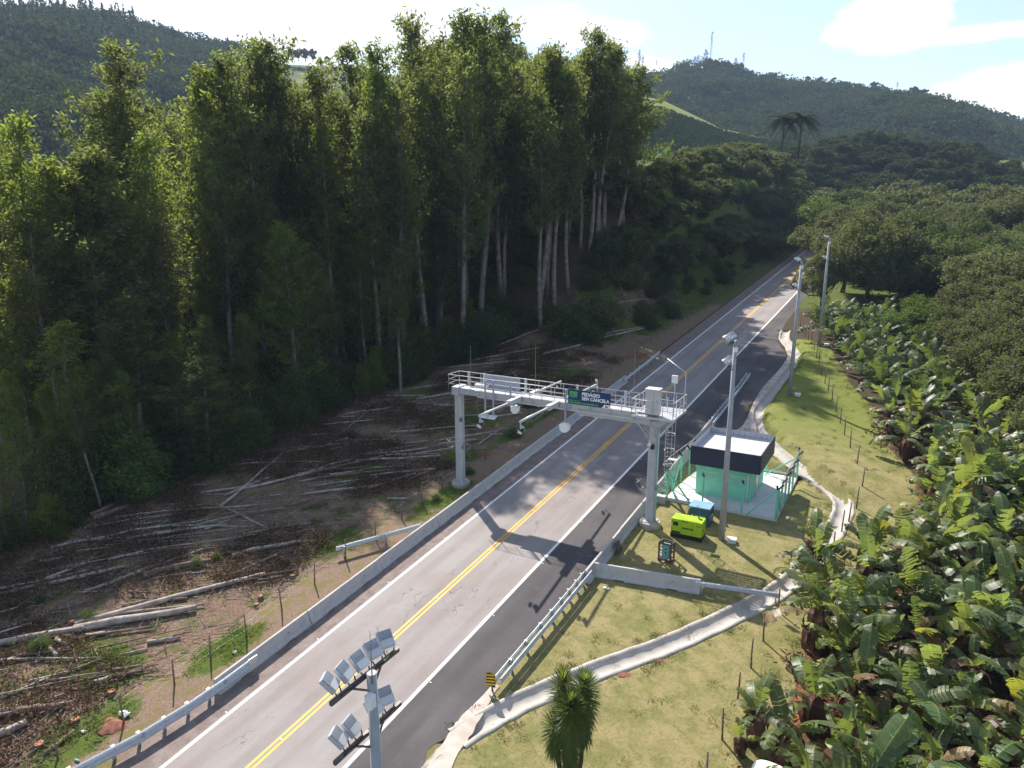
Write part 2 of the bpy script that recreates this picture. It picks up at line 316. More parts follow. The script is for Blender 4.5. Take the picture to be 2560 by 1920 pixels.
# ------------------------------------------------------------------ object helpers
COL=scene.collection
def tag(o,label=None,cat=None,group=None,kind=None):
    if label: o['label']=label
    if cat: o['category']=cat
    if group: o['group']=group
    if kind: o['kind']=kind
    return o
def thing(name,label,cat,loc=(0,0,0),rz=0,group=None):
    o=bpy.data.objects.new(name,None); COL.objects.link(o); o.location=loc; o.rotation_euler=(0,0,rz); o.empty_display_size=.3
    return tag(o,label,cat,group)
def link(name,me,parent=None,loc=None):
    o=bpy.data.objects.new(name,me); COL.objects.link(o)
    if parent: o.parent=parent; CH.setdefault(parent.name,[]).append(o)
    if loc: o.location=loc
    return o
CH={}
def dup(o,parent=None):
    c=o.copy(); COL.objects.link(c)
    if parent: c.parent=parent; CH.setdefault(parent.name,[]).append(c)
    for ch in list(CH.get(o.name,[])): dup(ch,c)
    return c
class MB:
    def __init__(s): s.v=[]; s.f=[]; s.m=[]; s.sm=[]; s.mats=[]; s.cur=0
    def mat(s,name):
        if name not in s.mats: s.mats.append(name)
        s.cur=s.mats.index(name); return s
    def add(s,vs,fs,smooth=False):
        b=len(s.v); s.v+= [tuple(v) for v in vs]
        for f in fs: s.f.append(tuple(b+i for i in f)); s.m.append(s.cur); s.sm.append(smooth)
        return s
    def box(s,c,d,rot=None,bev=0):
        x,y,z=(k/2 for k in d); 
        if bev:
            b=bev; vs=[]
            for sz in(-1,1):
                for (px,py) in((-x+b,-y),(x-b,-y),(x,-y+b),(x,y-b),(x-b,y),(-x+b,y),(-x,y-b),(-x,-y+b)): vs.append((px,py,sz*z))
            fs=[tuple(range(7,-1,-1)),tuple(range(8,16))]+[(i,(i+1)%8,8+(i+1)%8,8+i) for i in range(8)]
        else:
            vs=[(-x,-y,-z),(x,-y,-z),(x,y,-z),(-x,y,-z),(-x,-y,z),(x,-y,z),(x,y,z),(-x,y,z)]
            fs=[(3,2,1,0),(4,5,6,7),(0,1,5,4),(1,2,6,5),(2,3,7,6),(3,0,4,7)]
        M=(rot.to_matrix() if isinstance(rot,Euler) else rot) if rot else Matrix.Identity(3)
        return s.add([M@Vector(v)+Vector(c) for v in vs],fs)
    def tube(s,pts,r,n=8,caps=True,smooth=True):
        pts=[Vector(p) for p in pts]; rs=r if isinstance(r,(list,tuple)) else [r]*len(pts)
        vs=[];fs=[]; ref=None
        for i,p in enumerate(pts):
            t=(pts[min(i+1,len(pts)-1)]-pts[max(i-1,0)]).normalized()
            if ref is None: ref=Vector((0,0,1)) if abs(t.z)<.9 else Vector((1,0,0))
            u=t.cross(ref).normalized(); w=t.cross(u).normalized(); ref=-w if False else ref
            for k in range(n):
                a=2*math.pi*k/n; vs.append(p+(u*math.cos(a)+w*math.sin(a))*rs[i])
        for i in range(len(pts)-1):
            for k in range(n): fs.append((i*n+k,i*n+(k+1)%n,(i+1)*n+(k+1)%n,(i+1)*n+k))
        s.add(vs,fs,smooth)
        if caps:
            b=len(s.v)-len(vs)
            s.f.append(tuple(b+k for k in range(n-1,-1,-1))); s.m.append(s.cur); s.sm.append(False)
            s.f.append(tuple(b+(len(pts)-1)*n+k for k in range(n))); s.m.append(s.cur); s.sm.append(False)
        return s
    def beam(s,a,b,w,h):  # rectangular bar between two points
        a=Vector(a);b=Vector(b); t=(b-a).normalized(); ref=Vector((0,0,1)) if abs(t.z)<.95 else Vector((0,1,0))
        u=t.cross(ref).normalized()*w/2; k=u.normalized().cross(t).normalized()*h/2
        vs=[a-u-k,a+u-k,a+u+k,a-u+k,b-u-k,b+u-k,b+u+k,b-u+k]
        return s.add(vs,[(0,1,2,3),(7,6,5,4),(1,0,4,5),(2,1,5,6),(3,2,6,7),(0,3,7,4)])
    def extrude(s,prof,a,b):  # profile (u,z) extruded from a to b, u is to the right of a->b
        a=Vector(a);b=Vector(b); t=(b-a).normalized(); u=Vector((t.y,-t.x,0)).normalized(); k=Vector((0,0,1)); n=len(prof)
        vs=[a+u*p[0]+k*p[1] for p in prof]+[b+u*p[0]+k*p[1] for p in prof]
        return s.add(vs,[tuple(range(n)),tuple(range(2*n-1,n-1,-1))]+[(i,n+i,n+(i+1)%n,(i+1)%n) for i in range(n)])
    def mesh(s,name):
        me=bpy.data.meshes.new(name); me.from_pydata(s.v,[],s.f); 
        for m in s.mats: me.materials.append(MAT[m])
        me.polygons.foreach_set('material_index',s.m); me.polygons.foreach_set('use_smooth',s.sm); me.update(); 
        bm=bmesh.new(); bm.from_mesh(me); bmesh.ops.recalc_face_normals(bm,faces=bm.faces); bm.to_mesh(me); bm.free()
        return me
    def obj(s,name,parent=None,loc=None):
        return link(name,s.mesh(name),parent,loc)
def np_mesh(name,V,Q,mats,midx=None,k=4):
    me=bpy.data.meshes.new(name); V=np.ascontiguousarray(V,dtype=np.float32); Q=np.ascontiguousarray(Q,dtype=np.int32)
    me.vertices.add(len(V)); me.vertices.foreach_set('co',V.ravel()); me.loops.add(Q.size); me.loops.foreach_set('vertex_index',Q.ravel())
    me.polygons.add(len(Q)); me.polygons.foreach_set('loop_start',np.arange(len(Q),dtype=np.int32)*k)
    try: me.polygons.foreach_set('loop_total',np.full(len(Q),k,dtype=np.int32))
    except Exception: pass
    for m in mats: me.materials.append(MAT[m])
    if midx is not None: me.polygons.foreach_set('material_index',np.asarray(midx,dtype=np.int32))
    me.update(calc_edges=True); me.validate(); return me
def leaf_cards(P,L,W,rg,droop=.3,flat=0.,out=None):
    # one rhombic leaf per point
    n=len(P); d=rg.normal(size=(n,3)); d[:,2]=d[:,2]*(1-flat)-droop
    if out is not None: d+=out
    d/=np.linalg.norm(d,axis=1,keepdims=True)+1e-9
    a=rg.normal(size=(n,3)); a[:,2]*=(1-flat); sdir=np.cross(d,a); sdir/=np.linalg.norm(sdir,axis=1,keepdims=True)+1e-9
    l=(L*rg.uniform(.6,1.3,n))[:,None]; w=(W*rg.uniform(.6,1.3,n))[:,None]
    V=np.stack([P-d*l/2,P+sdir*w/2-d*l*.08,P+d*l/2,P-sdir*w/2-d*l*.08],1).reshape(-1,3)
    return V,np.arange(n*4).reshape(-1,4)
def tree_obj(name,trunk_me,crown_me,label,cat,loc,sc,rz,group,lean=(0,0)):
    t=thing(name,label,cat,loc,rz,group); t.scale=sc; t.rotation_euler=(lean[0],lean[1],rz)
    a=link('trunk',trunk_me,t); b=link('crown',crown_me,t); return t
ORD=['first','second','third','fourth','fifth','sixth','seventh','eighth','ninth','tenth','eleventh','twelfth','thirteenth','fourteenth','fifteenth','sixteenth','seventeenth','eighteenth','nineteenth','twentieth','twenty-first','twenty-second','twenty-third','twenty-fourth','twenty-fifth','twenty-sixth']
# ------------------------------------------------------------------ ground sheet
def inpoly(x,y,poly):
    r=np.zeros(np.shape(x),bool); n=len(poly); j=n-1
    for i in range(n):
        xi,yi=poly[i]; xj,yj=poly[j]
        c=((yi>y)!=(yj>y))&(x<(xj-xi)*(y-yi)/(yj-yi+1e-12)+xi); r^=c; j=i
    return r
BAN_Y=[0,25,30,35,38,40,43,45,47,50,55,60,64,74,81,95,98,108,113]
BAN_X=[-3.4,-3.4,-3.0,-2.9,-2.9,-1.6,-1.0,-.1,.9,1.4,1.7,1.2,-.4,-2.1,-4.9,-8.6,-11.0,-12.0,-11.5]
def axis(lo,hi,fine,segs):
    a=list(np.arange(lo,hi+1e-6,fine)); 
    st=fine; v=hi
    while v<segs[1]: st*=1.16; v+=st; a.append(min(v,segs[1]))
    st=fine; v=lo; b=[]
    while v>segs[0]: st*=1.16; v-=st; b.append(max(v,segs[0]))
    return np.array(b[::-1]+a)
lowP=[(-15.5,22.3),(-14.7,24.2),(-13.6,26.3),(-11.4,29.6),(-9.4,32.3),(-7.6,35.2),(-5.7,38.6),(-4.6,41.2),(-3.75,44.2),(-3.25,47.2),(-2.9,50.0),(-2.85,52.6),(-3.6,54.6),(-6.2,57.6),(-9.1,61.4),(-11.2,65.0),(-11.9,67.8),(-12.25,70.6),(-12.1,76.5),(-11.9,83),(-11.85,88),(-12.35,93.4),(-14.9,100.8),(-15.6,106)]
def build_ground():
    xs=axis(-54,12,.3,(-900,500)); ys=axis(4,130,.34,(-80,1200))
    X,Y=np.meshgrid(xs,ys); Z=T(X,Y); DD=np.full(X.shape,99.)
    for a,b in zip(lowP[:-1],lowP[1:]):
        a=np.array(a);b=np.array(b);d=b-a;t=np.clip(((X-a[0])*d[0]+(Y-a[1])*d[1])/(d@d),0,1); DD=np.minimum(DD,np.hypot(X-a[0]-t*d[0],Y-a[1]-t*d[1]))
    Z=Z-.32*(1-ss(.30,.62,DD))
    V=np.stack([X.ravel(),Y.ravel(),Z.ravel()],1); nx=len(xs); ny=len(ys)
    i=np.arange(nx*ny).reshape(ny,nx); Q=np.stack([i[:-1,:-1],i[:-1,1:],i[1:,1:],i[1:,:-1]],-1).reshape(-1,4)
    me=np_mesh('ground',V,Q,['ground_soil'])
    x,y=V[:,0],V[:,1]
    bx=np.interp(y,BAN_Y,BAN_X); dx=np.interp(y,DRL_Y,DRL_X)
    def soft(d,w=.6): return np.clip(.5+d/(2*w),0,1)
    lawn=soft(x+16)*soft(bx-x)*soft(y-5)*soft(102-y)
    lawn=np.where(y>62,soft(x-dx-.2,.4)*soft(bx-x)*soft(100-y),lawn)
    clearing=soft(-31.2-x)*soft(x+50+3*(vnoise(x,y,9)-.5)+np.maximum(y-70,0)*-.12,1.5)*soft(92-y+np.maximum(x+42,0)*4,4)
    red=soft(x-bx+.3,.5)*soft(y-5)*(soft(64-y,6)*.45+.12)*soft(bx+5-x,3)
    # red patches: beside far verge, at pole bases
    for (cx,cy,r) in [(-30.5,86,1.6),(-31.5,50.5,.8),(-30.3,15.7,.7),(-42,119,2),(-10.6,31.2,.35),(-10.0,28.8,.45),(-11.7,27.6,.5),(-5.1,27.4,.3),(-15.1,19.6,.5),(-14.7,20.6,.4),(-5.0,38.6,.8),(-43,106,1.5)]:
        red=np.maximum(red,np.clip(1.25-np.hypot(x-cx,y-cy)/r*.75,0,1))
    dirt=soft(x+31.4)*soft(-26.5-x)*soft(140-y,5)
    dirt=np.maximum(dirt,soft(x+16.5,.2)*soft(-14.9-x,.3)*soft(37-y,.5)); dirt=np.maximum(dirt,soft(x+14,.5)*soft(-5.5-x,.5)*soft(y-58.5,.5)*soft(66-y,.8)*.62)
    grass=np.zeros_like(x)
    for (cx,cy,rx,ry) in [(-41.5,79,5,5.5),(-39.4,94,4,8),(-34.5,103,3,7),(-35.5,73,3.5,5),(-38,57,4,4),(-33,49,1.5,2),(-32.4,33,1.5,2),(-30,22,1.2,2.4),(-38,42,2,2),(-31.6,60,1.0,8),(-29.6,41.5,1.3,4),(-31,14.5,1.5,3),(-35,18,3,1.6),(2,117,6,9),(-5,128,7,10),(-33,140,4,30),(-35,190,8,40),(-46,62,2,3)]:
        grass=np.maximum(grass,np.clip(1.3-np.hypot((x-cx)/rx,(y-cy)/ry)*.8,0,1)*np.where(vnoise(x,y,1.2)>.25,1,.55))
    grass=np.maximum(grass,soft(y-120,8)*.8*soft(x+70,10)); grass=np.maximum(grass,soft(y-200,10))
    lush=ss(56,72,y)*1.0
    def put(nm,a,b,c):
        ca=me.color_attributes.new(nm,'FLOAT_COLOR','POINT'); arr=np.ones((len(x),4),np.float32); arr[:,0]=a; arr[:,1]=b; arr[:,2]=c; ca.data.foreach_set('color',arr.ravel())
    put('zone',lawn,clearing,red); put('zone2',dirt,grass,lush)
    me.polygons.foreach_set('use_smooth',np.ones(len(me.polygons),bool))
    tag(link('ground',me),kind='structure')
build_ground()
def strip(name,pts_l,pts_r,z,matn,kind='structure',thick=0):
    n=len(pts_l); v=[(p[0],p[1],Tp(p[1])+z) for p in pts_l]+[(p[0],p[1],Tp(p[1])+z) for p in pts_r]
    mb=MB().mat(matn); mb.add(v,[(i,i+1,n+i+1,n+i) for i in range(n-1)])
    o=mb.obj(name); tag(o,kind=kind); return o
def Tp(y): return G*min(y,240)+.03*max(y-240,0)
def jag(xf,y0,y1,step,amp,seed=1):
    r=random.Random(seed); ys=np.arange(y0,y1+.01,step); return [(xf(y)+r.uniform(-amp,amp),float(y)) for y in ys]
# driving lanes of old asphalt, newer dark asphalt beside them, dirty shoulder strip on the left
strip('road',jag(lambda y:-26.1,2,290,1.5,0,1),jag(lambda y:-18.72,2,290,1.5,0,1),.016,'asphalt_old')
strip('shoulder_left',jag(lambda y:-27.9 if y<70 else -27.95,2,290,.7,.06,2),jag(lambda y:-26.1,2,290,.7,0,1),.012,'dirty_shoulder')
EY=[2,14,19.5,20.4,21.4,22.1,23.1,24.3,25.9,27,37,58,62,64,66.5,68.25,71.6,77.4,89.2,93.2,99.5,109.7,125,290]
EX=[-14.5,-15.6,-15.9,-15.86,-16.4,-15.93,-16.06,-15.79,-15.71,-15.9,-15.8,-15.6,-14.4,-13.3,-12.5,-12.9,-13.42,-13.2,-12.9,-13.4,-15.5,-16.4,-16.7,-17.0]
strip('shoulder_right',[(-18.72,float(y)) for y in np.arange(2,290,.4)],jag(lambda y:float(np.interp(y,EY,EX)),2,289.8,.4,.07,3),.014,'asphalt_new')
def line(name,x,w,y0,y1,matn): 
    o=strip(name,[(x-w/2,float(y)) for y in np.arange(y0,y1,6)],[(x+w/2,float(y)) for y in np.arange(y0,y1,6)],.021,matn); return o
line('edge_line_left',-25.93,.17,2,290,'road_white'); line('edge_line_right',-18.85,.17,2,290,'road_white')
line('centre_line_left',-22.62,.13,2,290,'road_yellow'); line('centre_line_right',-22.36,.13,2,290,'road_yellow')
# curb on the left beyond the barrier
mb=MB().mat('soil_brown')
for y in range(84,280,4): mb.extrude([(-.09,0),(.09,0),(.07,.14),(-.07,.14)],(-28.05,y,Tp(y)),(-28.05,y+4,Tp(y+4)))
tag(mb.obj('kerb'),kind='structure')
# road studs
for k in range(30):
    y=6.7+k*6.0
    for nm,x in (('right',-18.62),('left',-26.12),('middle',-22.49)):
        if k>11 and nm!='middle': continue
        o=MB().mat('white_plastic').box((0,0,.012),(.07,.07,.024),bev=.02).obj('road_stud',None,(x,y,Tp(y)+.018))
        tag(o,{'right':'small white road stud set beside the right edge line','left':'small white road stud set beside the left edge line','middle':'small white road stud set between the two yellow centre lines'}[nm],'road stud','%s road studs'%nm)
# drains
def smooth_path(P,n=6):
    P=[Vector((p[0],p[1],0)) for p in P]; out=[]
    for i in range(len(P)-1):
        p0=P[max(i-1,0)];p1=P[i];p2=P[i+1];p3=P[min(i+2,len(P)-1)]
        for k in range(n):
            t=k/n; out.append(.5*((2*p1)+(-p0+p2)*t+(2*p0-5*p1+4*p2-p3)*t*t+(-p0+3*p1-3*p2+p3)*t**3))
    out.append(P[-1]); return out
def channel(name,P,wid,matn,prof,dz=0):
    P=smooth_path(P); n=len(prof); vs=[];fs=[]
    for i,p in enumerate(P):
        t=(P[min(i+1,len(P)-1)]-P[max(i-1,0)]).normalized(); u=Vector((t.y,-t.x,0)); w=wid(i/(len(P)-1)) if callable(wid) else wid
        for (a,b) in prof:
            q=p+u*a*w/2; jz=.012*math.sin(i*2.7+a*5); vs.append((q.x+.03*math.sin(i*1.7),q.y,Tp(q.y)+b+dz+jz))
    for i in range(len(P)-1):
        for k in range(n-1): fs.append((i*n+k,i*n+k+1,(i+1)*n+k+1,(i+1)*n+k))
    mb=MB().mat(matn); mb.add(vs,fs,True); return mb
U=[(-1.25,-.05),(-1.2,.05),(-.95,.07),(-.80,.0),(-.6,-.13),(-.3,-.21),(0,-.235),(.3,-.21),(.58,-.13),(.75,.0),(.82,.08),(1.2,.07),(1.3,-.05)]
tag(channel('drainage_channel',lowP,lambda t:1.15,'concrete_drain',U,.0).obj('drainage_channel'),'long pale concrete gutter winding from the asphalt edge around the green hut','drain')
# rough concrete apron joining asphalt and gutter
def apron(name,L,Rr,matn,z,seed=3):
    r=random.Random(seed); mb=MB().mat(matn); vs=[]
    Ls=smooth_path(L,5); Rs=smooth_path(Rr,5); n=min(len(Ls),len(Rs))
    for i in range(n):
        a,b=Ls[i],Rs[i]
        for k in range(5):
            q=a.lerp(b,k/4); vs.append((q.x+r.uniform(-.05,.05),q.y+r.uniform(-.05,.05),Tp(q.y)+z+(0 if k in(0,4) else r.uniform(0,.04))))
    mb.add(vs,[(i*5+k,i*5+k+1,i*5+5+k+1,i*5+5+k) for i in range(n-1) for k in range(4)],True); return mb.obj(name)
tag(apron('concrete_apron',[(-14.9,17.5),(-15.75,20.6),(-15.95,22.4),(-16.05,23.6),(-15.75,26.0)],[(-14.0,18.6),(-14.9,21.3),(-15.0,22.6),(-15.25,24.0),(-15.45,26.0)],'concrete_white',.035),kind='structure')
tag(apron('gutter_edge',[(-13.6,62.5),(-12.75,66.0),(-13.0,70),(-13.35,76.5),(-12.95,88),(-13.4,93.6),(-15.6,100.5)],[(-10.6,62.8),(-11.7,66.5),(-12.7,70.6),(-12.6,76.5),(-12.3,88),(-12.8,93.5),(-15.2,101)],'concrete_white',.05,5),kind='structure')
tag(apron('rubble_patch',[(-15.6,16),(-16.2,19.0),(-15.95,20.4),(-16.0,21.5)],[(-14.4,16.5),(-14.9,19.4),(-15.1,20.6),(-15.3,21.6)],'stone',.022,8),kind='structure')
# ------------------------------------------------------------------ concrete barriers
def barrier_mesh(Lg):
    prof=[(-.28,0),(.28,0),(.28,.08),(.16,.26),(.085,.80),(.06,.83),(-.06,.83),(-.085,.80),(-.16,.26),(-.28,.08)]
    mb=MB().mat('concrete_barrier'); y0=-Lg/2+.012; y1=Lg/2-.012
    # three feet with two drainage notches along the base
    cuts=[y0,-Lg*.30,-Lg*.20,Lg*.20,Lg*.30,y1]
    n=len(prof); rings=[]
    up=[(a,max(b,.07)) for a,b in prof]
    vs=[];fs=[]
    def ring(y,p): 
        b=len(vs); vs.extend([(a,y,c) for a,c in p]); return b
    sec=[(cuts[0],prof),(cuts[1],prof),(cuts[1]+.03,up),(cuts[2]-.03,up),(cuts[2],prof),(cuts[3],prof),(cuts[3]+.03,up),(cuts[4]-.03,up),(cuts[4],prof),(cuts[5],prof)]
    bs=[ring(y,p) for y,p in sec]
    for i in range(len(bs)-1):
        for k in range(n): fs.append((bs[i]+k,bs[i]+(k+1)%n,bs[i+1]+(k+1)%n,bs[i+1]+k))
    fs.append(tuple(bs[0]+k for k in range(n-1,-1,-1))); fs.append(tuple(bs[-1]+k for k in range(n)))
    mb.add(vs,fs)
    mb.mat('black_plastic')
    for sy in(-.25,.25):
        for sx in(-1,1): mb.tube([(sx*.13,sy*Lg,.5),(sx*.142,sy*Lg,.503)],.028,8)
    return mb.mesh('barrier')
def barrier(me,a,b,label,group,grime=None):
    a=Vector(a);b=Vector(b); m=(a+b)/2; d=b-a
    o=link('concrete_barrier',me); o.location=(m.x,m.y,Tp(m.y)); yaw=-math.atan2(d.x,d.y)
    o.rotation_euler=(math.atan2(Tp(b.y)-Tp(a.y),math.hypot(d.x,d.y)),0,yaw); o.rotation_euler.rotate_axis('Z',0)
    tag(o,label,'barrier',group)
bm615=barrier_mesh(6.15)
for k in range(9):
    y=19.35+6.15*k; dxx=.03*math.sin(k*2.3)
    barrier(bm615,(-27.6+dxx,y),(-27.6+.03*math.sin(k*3.1),y+6.15),'%s grey concrete barrier segment from the near end of the row left of the road'%ORD[k],'concrete barriers left of the road')
for k in range(5):
    y=35.9+5.6*k
    me=barrier_mesh(5.6) if k==0 else me
    barrier(me,(-15.33,y),(-15.30,y+5.6),'%s grey concrete barrier segment from the near end of the row right of the road'%ORD[k],'concrete barriers right of the road')
bmX=barrier_mesh(6.3); barrier(bmX,(-15.15,36.95),(-9.05,37.85),'single grey concrete barrier lying across the grass at an angle to the road',None)
# ------------------------------------------------------------------ W-beam guard rails
def wprof(n=1):
    return [(-.0,.0),(.06,.04),(.075,.08),(.02,.125),(.0,.16),(.02,.195),(.075,.24),(.06,.28),(0,.32)]
def guardrail(name,label,P,posts,side=1,flare=None,z0=.45,double=False,end=None,waves=2):
    t=thing(name,label,'guard rail',(P[0][0],P[0][1],Tp(P[0][1]))); L0=Vector(t.location)
    prof=[(.0,.0),(.055,.03),(.075,.08),(.018,.13),(.0,.16),(.018,.19),(.075,.24),(.055,.29),(0,.32)]
    if waves==3: prof=[(.0,.0),(.055,.03),(.08,.08),(.012,.13),(.0,.16),(.012,.19),(.08,.24),(.08,.28),(.012,.33),(0,.36),(.012,.39),(.08,.44),(.055,.49),(0,.52)]; prof=[(a,b-.18) for a,b in prof]
    back=[(a-.006,b) for a,b in prof][::-1]
    mb=MB().mat('galvanised_steel')
    for i in range(len(P)-1):
        a=P[i];b=P[i+1]
        za=(a[2] if len(a)>2 else z0)+Tp(a[1]); zb=(b[2] if len(b)>2 else z0)+Tp(b[1])
        mb.extrude([(side*p[0],p[1]) for p in prof+back],Vector((a[0],a[1],za))-L0,Vector((b[0],b[1],zb))-L0)
        if double: mb.extrude([(side*p[0]-side*.34,p[1]) for p in prof+back],Vector((a[0],a[1],za))-L0,Vector((b[0],b[1],zb))-L0)
    mb.obj('rail_beam',t)
    for i in range(1,len(P)-1):
        if i%2: 
            z=(P[i][2] if len(P[i])>2 else z0)+Tp(P[i][1])
            for dz in(.08,.24): MB().mat('dark_steel').box((0,0,0),(.03,.12,.03)).obj('bolt_plate',t,Vector((P[i][0]+side*.08,P[i][1],z+dz))-L0)
    for p in posts:
        m=MB().mat('galvanised_steel'); zt=(p[2] if len(p)>2 else .78)
        m.box((0,0,zt/2),(.012,.15,zt)).box((.03,-.075,zt/2),(.06,.012,zt)).box((.03,.075,zt/2),(.06,.012,zt))
        m.box((side*.09,0,zt-.17),(.14,.10,.30))
        m.obj('post',t,Vector((p[0],p[1],Tp(p[1])))-L0)
    return t
g=guardrail('guard_rail','long silver W-beam guard rail left of the road at the near corner',[(-30.2,8.5,.25),(-29.2,11,.40),(-28.35,13.5),(-27.75,15.6),(-27.4,17.8),(-27.27,19.6),(-27.25,21.1)],[(-29.4,11.2,.7),(-28.75,12.9),(-28.2,14.5),(-27.95,15.5),(-27.72,16.6),(-27.56,17.7),(-27.45,18.8)],1,waves=3)
MB().mat('galvanised_steel').box((0,0,0),(.03,.55,.42)).obj('end_plate',g,Vector((-27.20,21.3,Tp(21.3)+.62))-g.location)
guardrail('guard_rail','silver W-beam guard rail left of the road beyond the last barrier segment',[(-27.35,73.5),(-27.4,78),(-27.45,82),(-27.6,86.5)],[(-27.6,y) for y in (76,79,82,86)],1)
# short rail leaving the left row towards the felled trees
guardrail('guard_rail','short silver W-beam rail angled from the left barriers towards the felled logs',[(-31.1,31.5,.48),(-29.5,34.0,.48),(-27.95,36.4,.48)],[(-30.8,31.9,.75),(-29.3,34.3,.75)],1)
g=guardrail('guard_rail','silver W-beam guard rail right of the road ending at the striped marker',[(-15.55,25.7,.42),(-15.5,28.5),(-15.45,31),(-15.42,33.5),(-15.40,36.2)],[(-15.42,y) for y in (27.1,28.7,30.3,31.6,32.8,33.8,34.8,35.6)],-1,double=True)
# striped end marker
m=MB().mat('black_plastic').box((0,0,0),(.50,.03,.72),bev=.01); mk=m.obj('end_marker',g,Vector((-15.62,25.45,Tp(25.45)+.72))-g.location)
m=MB().mat('yellow_reflective')
for k in range(5):
    zc=-.33+k*.165; m.add([(-.235,-.018,zc-.03),(.235,-.018,zc+.10-.0),(.235,-.018,min(zc+.19,.35)),(-.235,-.018,min(zc+.06,.35))],[(0,1,2,3)])
m.obj('yellow_stripe',mk)
m=MB().mat('dark_steel').tube([(0,0,0),(0,0,.4)],.05,8); m.obj('post',g,Vector((-15.6,25.55,Tp(25.5)))-g.location)
guardrail('guard_rail','silver W-beam guard rail dividing the dark lay-by from the road',[(-15.3,63.6),(-15.35,68),(-15.4,73),(-15.5,77),(-15.6,81)],[(-15.35,64.2+1.0*k) for k in range(6)]+[(-15.42,y) for y in (72.5,75,77.5,80)],-1,double=True)
guardrail('guard_rail','thin silver W-beam rail crossing the concrete gutter on the grass',[(-9.25,37.72,.45),(-7,38.15,.45),(-4.75,38.6,.42)],[(-8.9,37.75,.75),(-5.0,38.55,.75)],1)
# ------------------------------------------------------------------ text helper
def text_mesh(body,size,matn,bold=False,ext=.004,align='LEFT'):
    c=bpy.data.curves.new('t','FONT'); c.body=body; c.size=size; c.extrude=ext; c.align_x=align; c.resolution_u=2
    if bold: c.offset=size*.04
    o=bpy.data.objects.new('t',c); COL.objects.link(o); bpy.context.view_layer.update()
    me=bpy.data.meshes.new_from_object(o.evaluated_get(bpy.context.evaluated_depsgraph_get())); bpy.data.objects.remove(o); bpy.data.curves.remove(c)
    me.materials.clear(); me.materials.append(MAT[matn]); return me
def text(body,size,matn,parent,loc,rot,bold=False,width=None,align='LEFT',shear=0):
    me=text_mesh(body,size,matn,bold,align=align)
    if width:
        xs=[v.co.x for v in me.vertices]; k=width/(max(xs)-min(xs))
        for v in me.vertices: v.co.x*=k
    o=link('lettering',me,parent); o.location=loc; o.rotation_euler=rot; return o
# ------------------------------------------------------------------ toll gantry (origin at ground under the middle of the beam)
GY=44.2; GX=-22.0; GZ=Tp(GY)
gan=thing('toll_gantry','grey steel toll gantry with walkway spanning the road','gantry',(GX,GY,GZ))
def gl(x,h,y): return Vector((x-GX,y-GY,h))       # world x, height above road, world y
def gbox(name,mat_,c,d,parent=gan,rot=None,bev=0): return MB().mat(mat_).box(gl(*c) if parent is gan else c,d,rot,bev).obj(name,parent)
for px,label in ((-29.78,None),(-14.2,None)):
    hb=7.5
    m=MB().mat('grey_paint_steel').box(gl(px,hb/2+.2,GY),(.60,.60,hb-.1),None,.09)
    p=m.obj('post',gan)
    q=MB().mat('grey_paint_steel'); q.box(gl(px,.40,GY),(.95,.95,.05))
    for a in range(4):
        r_=Matrix.Rotation(a*math.pi/2,3,'Z'); q.add([gl(px,.42,GY)+r_@Vector(v) for v in [(.30,-.01,0),(.46,-.01,0),(.30,-.01,.40),(.30,.01,0),(.46,.01,0),(.30,.01,.40)]],[(0,1,2),(5,4,3),(0,3,4,1),(1,4,5,2)])
    q.obj('base_plate',p)
    MB().mat('footing_concrete').tube([gl(px,-.3,GY),gl(px,.30,GY),gl(px,.375,GY)],[.72,.72,.68],28).obj('footing',gan)
# head piece on left post and the beam
m=MB().mat('grey_paint_steel'); m.box(gl(-29.78,7.80,GY),(.60,1.25,.62),None,.05).box(gl(-28.6,7.82,GY),(1.8,.9,.48),None,.04); m.obj('beam_head',gan)
beamm=MB().mat('light_steel')
for yy in (-.45,.45): beamm.box(gl(-21.6,7.78,GY+yy),(12.4,.24,.46))
beamm.box(gl(-21.6,8.045,GY-.62),(12.8,.10,.10)).box(gl(-21.6,8.045,GY+.62),(12.8,.10,.10)); beamm.box(gl(-21.6,7.62,GY-.64),(12.2,.10,.12)).box(gl(-21.6,7.62,GY+.64),(12.2,.10,.12))
bm_=beamm.obj('beam',gan)
cm_=MB().mat('light_steel').box((0,0,0),(.08,.7,.3)).mesh('cross_member'); cl_=MB().mat('grey_paint_steel').box((0,0,0),(.06,.05,.42)).mesh('clamp')
for k in range(13): link('cross_member',cm_,gan,gl(-27.4+k*.98,7.78,GY))
for k in range(9):
    for q in (-.70,.70): link('clamp',cl_,gan,gl(-27.6+k*1.5,7.83,GY+q))
m=MB().mat('light_steel').box(gl(-22,8.03,GY),(15.2,.62,.03)); m.obj('walkway',gan)
# big box section under the right half of the beam
gbox('beam_box','grey_paint_steel',(-16.9,7.56,GY-.35),(5.2,.5,.46),bev=.02)
gbox('bracket','grey_paint_steel',(-14.2,7.42,GY),(1.15,1.0,.34),bev=.03)
def railing(name,P,h=1.02,n_mid=2,sp=1.02,r=.026,base=8.05,close=False):
    m=MB().mat('light_steel')
    for k in range(n_mid+1):
        z=base+h*(k+1)/(n_mid+1) - (0 if k==n_mid else .02)
        rr=r if k==n_mid else r*.62
        for a,b in zip(P[:-1],P[1:]): m.tube([gl(a[0],z,a[1]),gl(b[0],z,b[1])],rr,6)
    for a,b in zip(P[:-1],P[1:]):
        d=math.hypot(b[0]-a[0],b[1]-a[1]); n=max(1,round(d/sp))
        for k in range(n+1):
            x=a[0]+(b[0]-a[0])*k/n; y=a[1]+(b[1]-a[1])*k/n; m.tube([gl(x,base-.12,y),gl(x,base+h,y)],r*.85,6)
    return m.obj(name,gan)
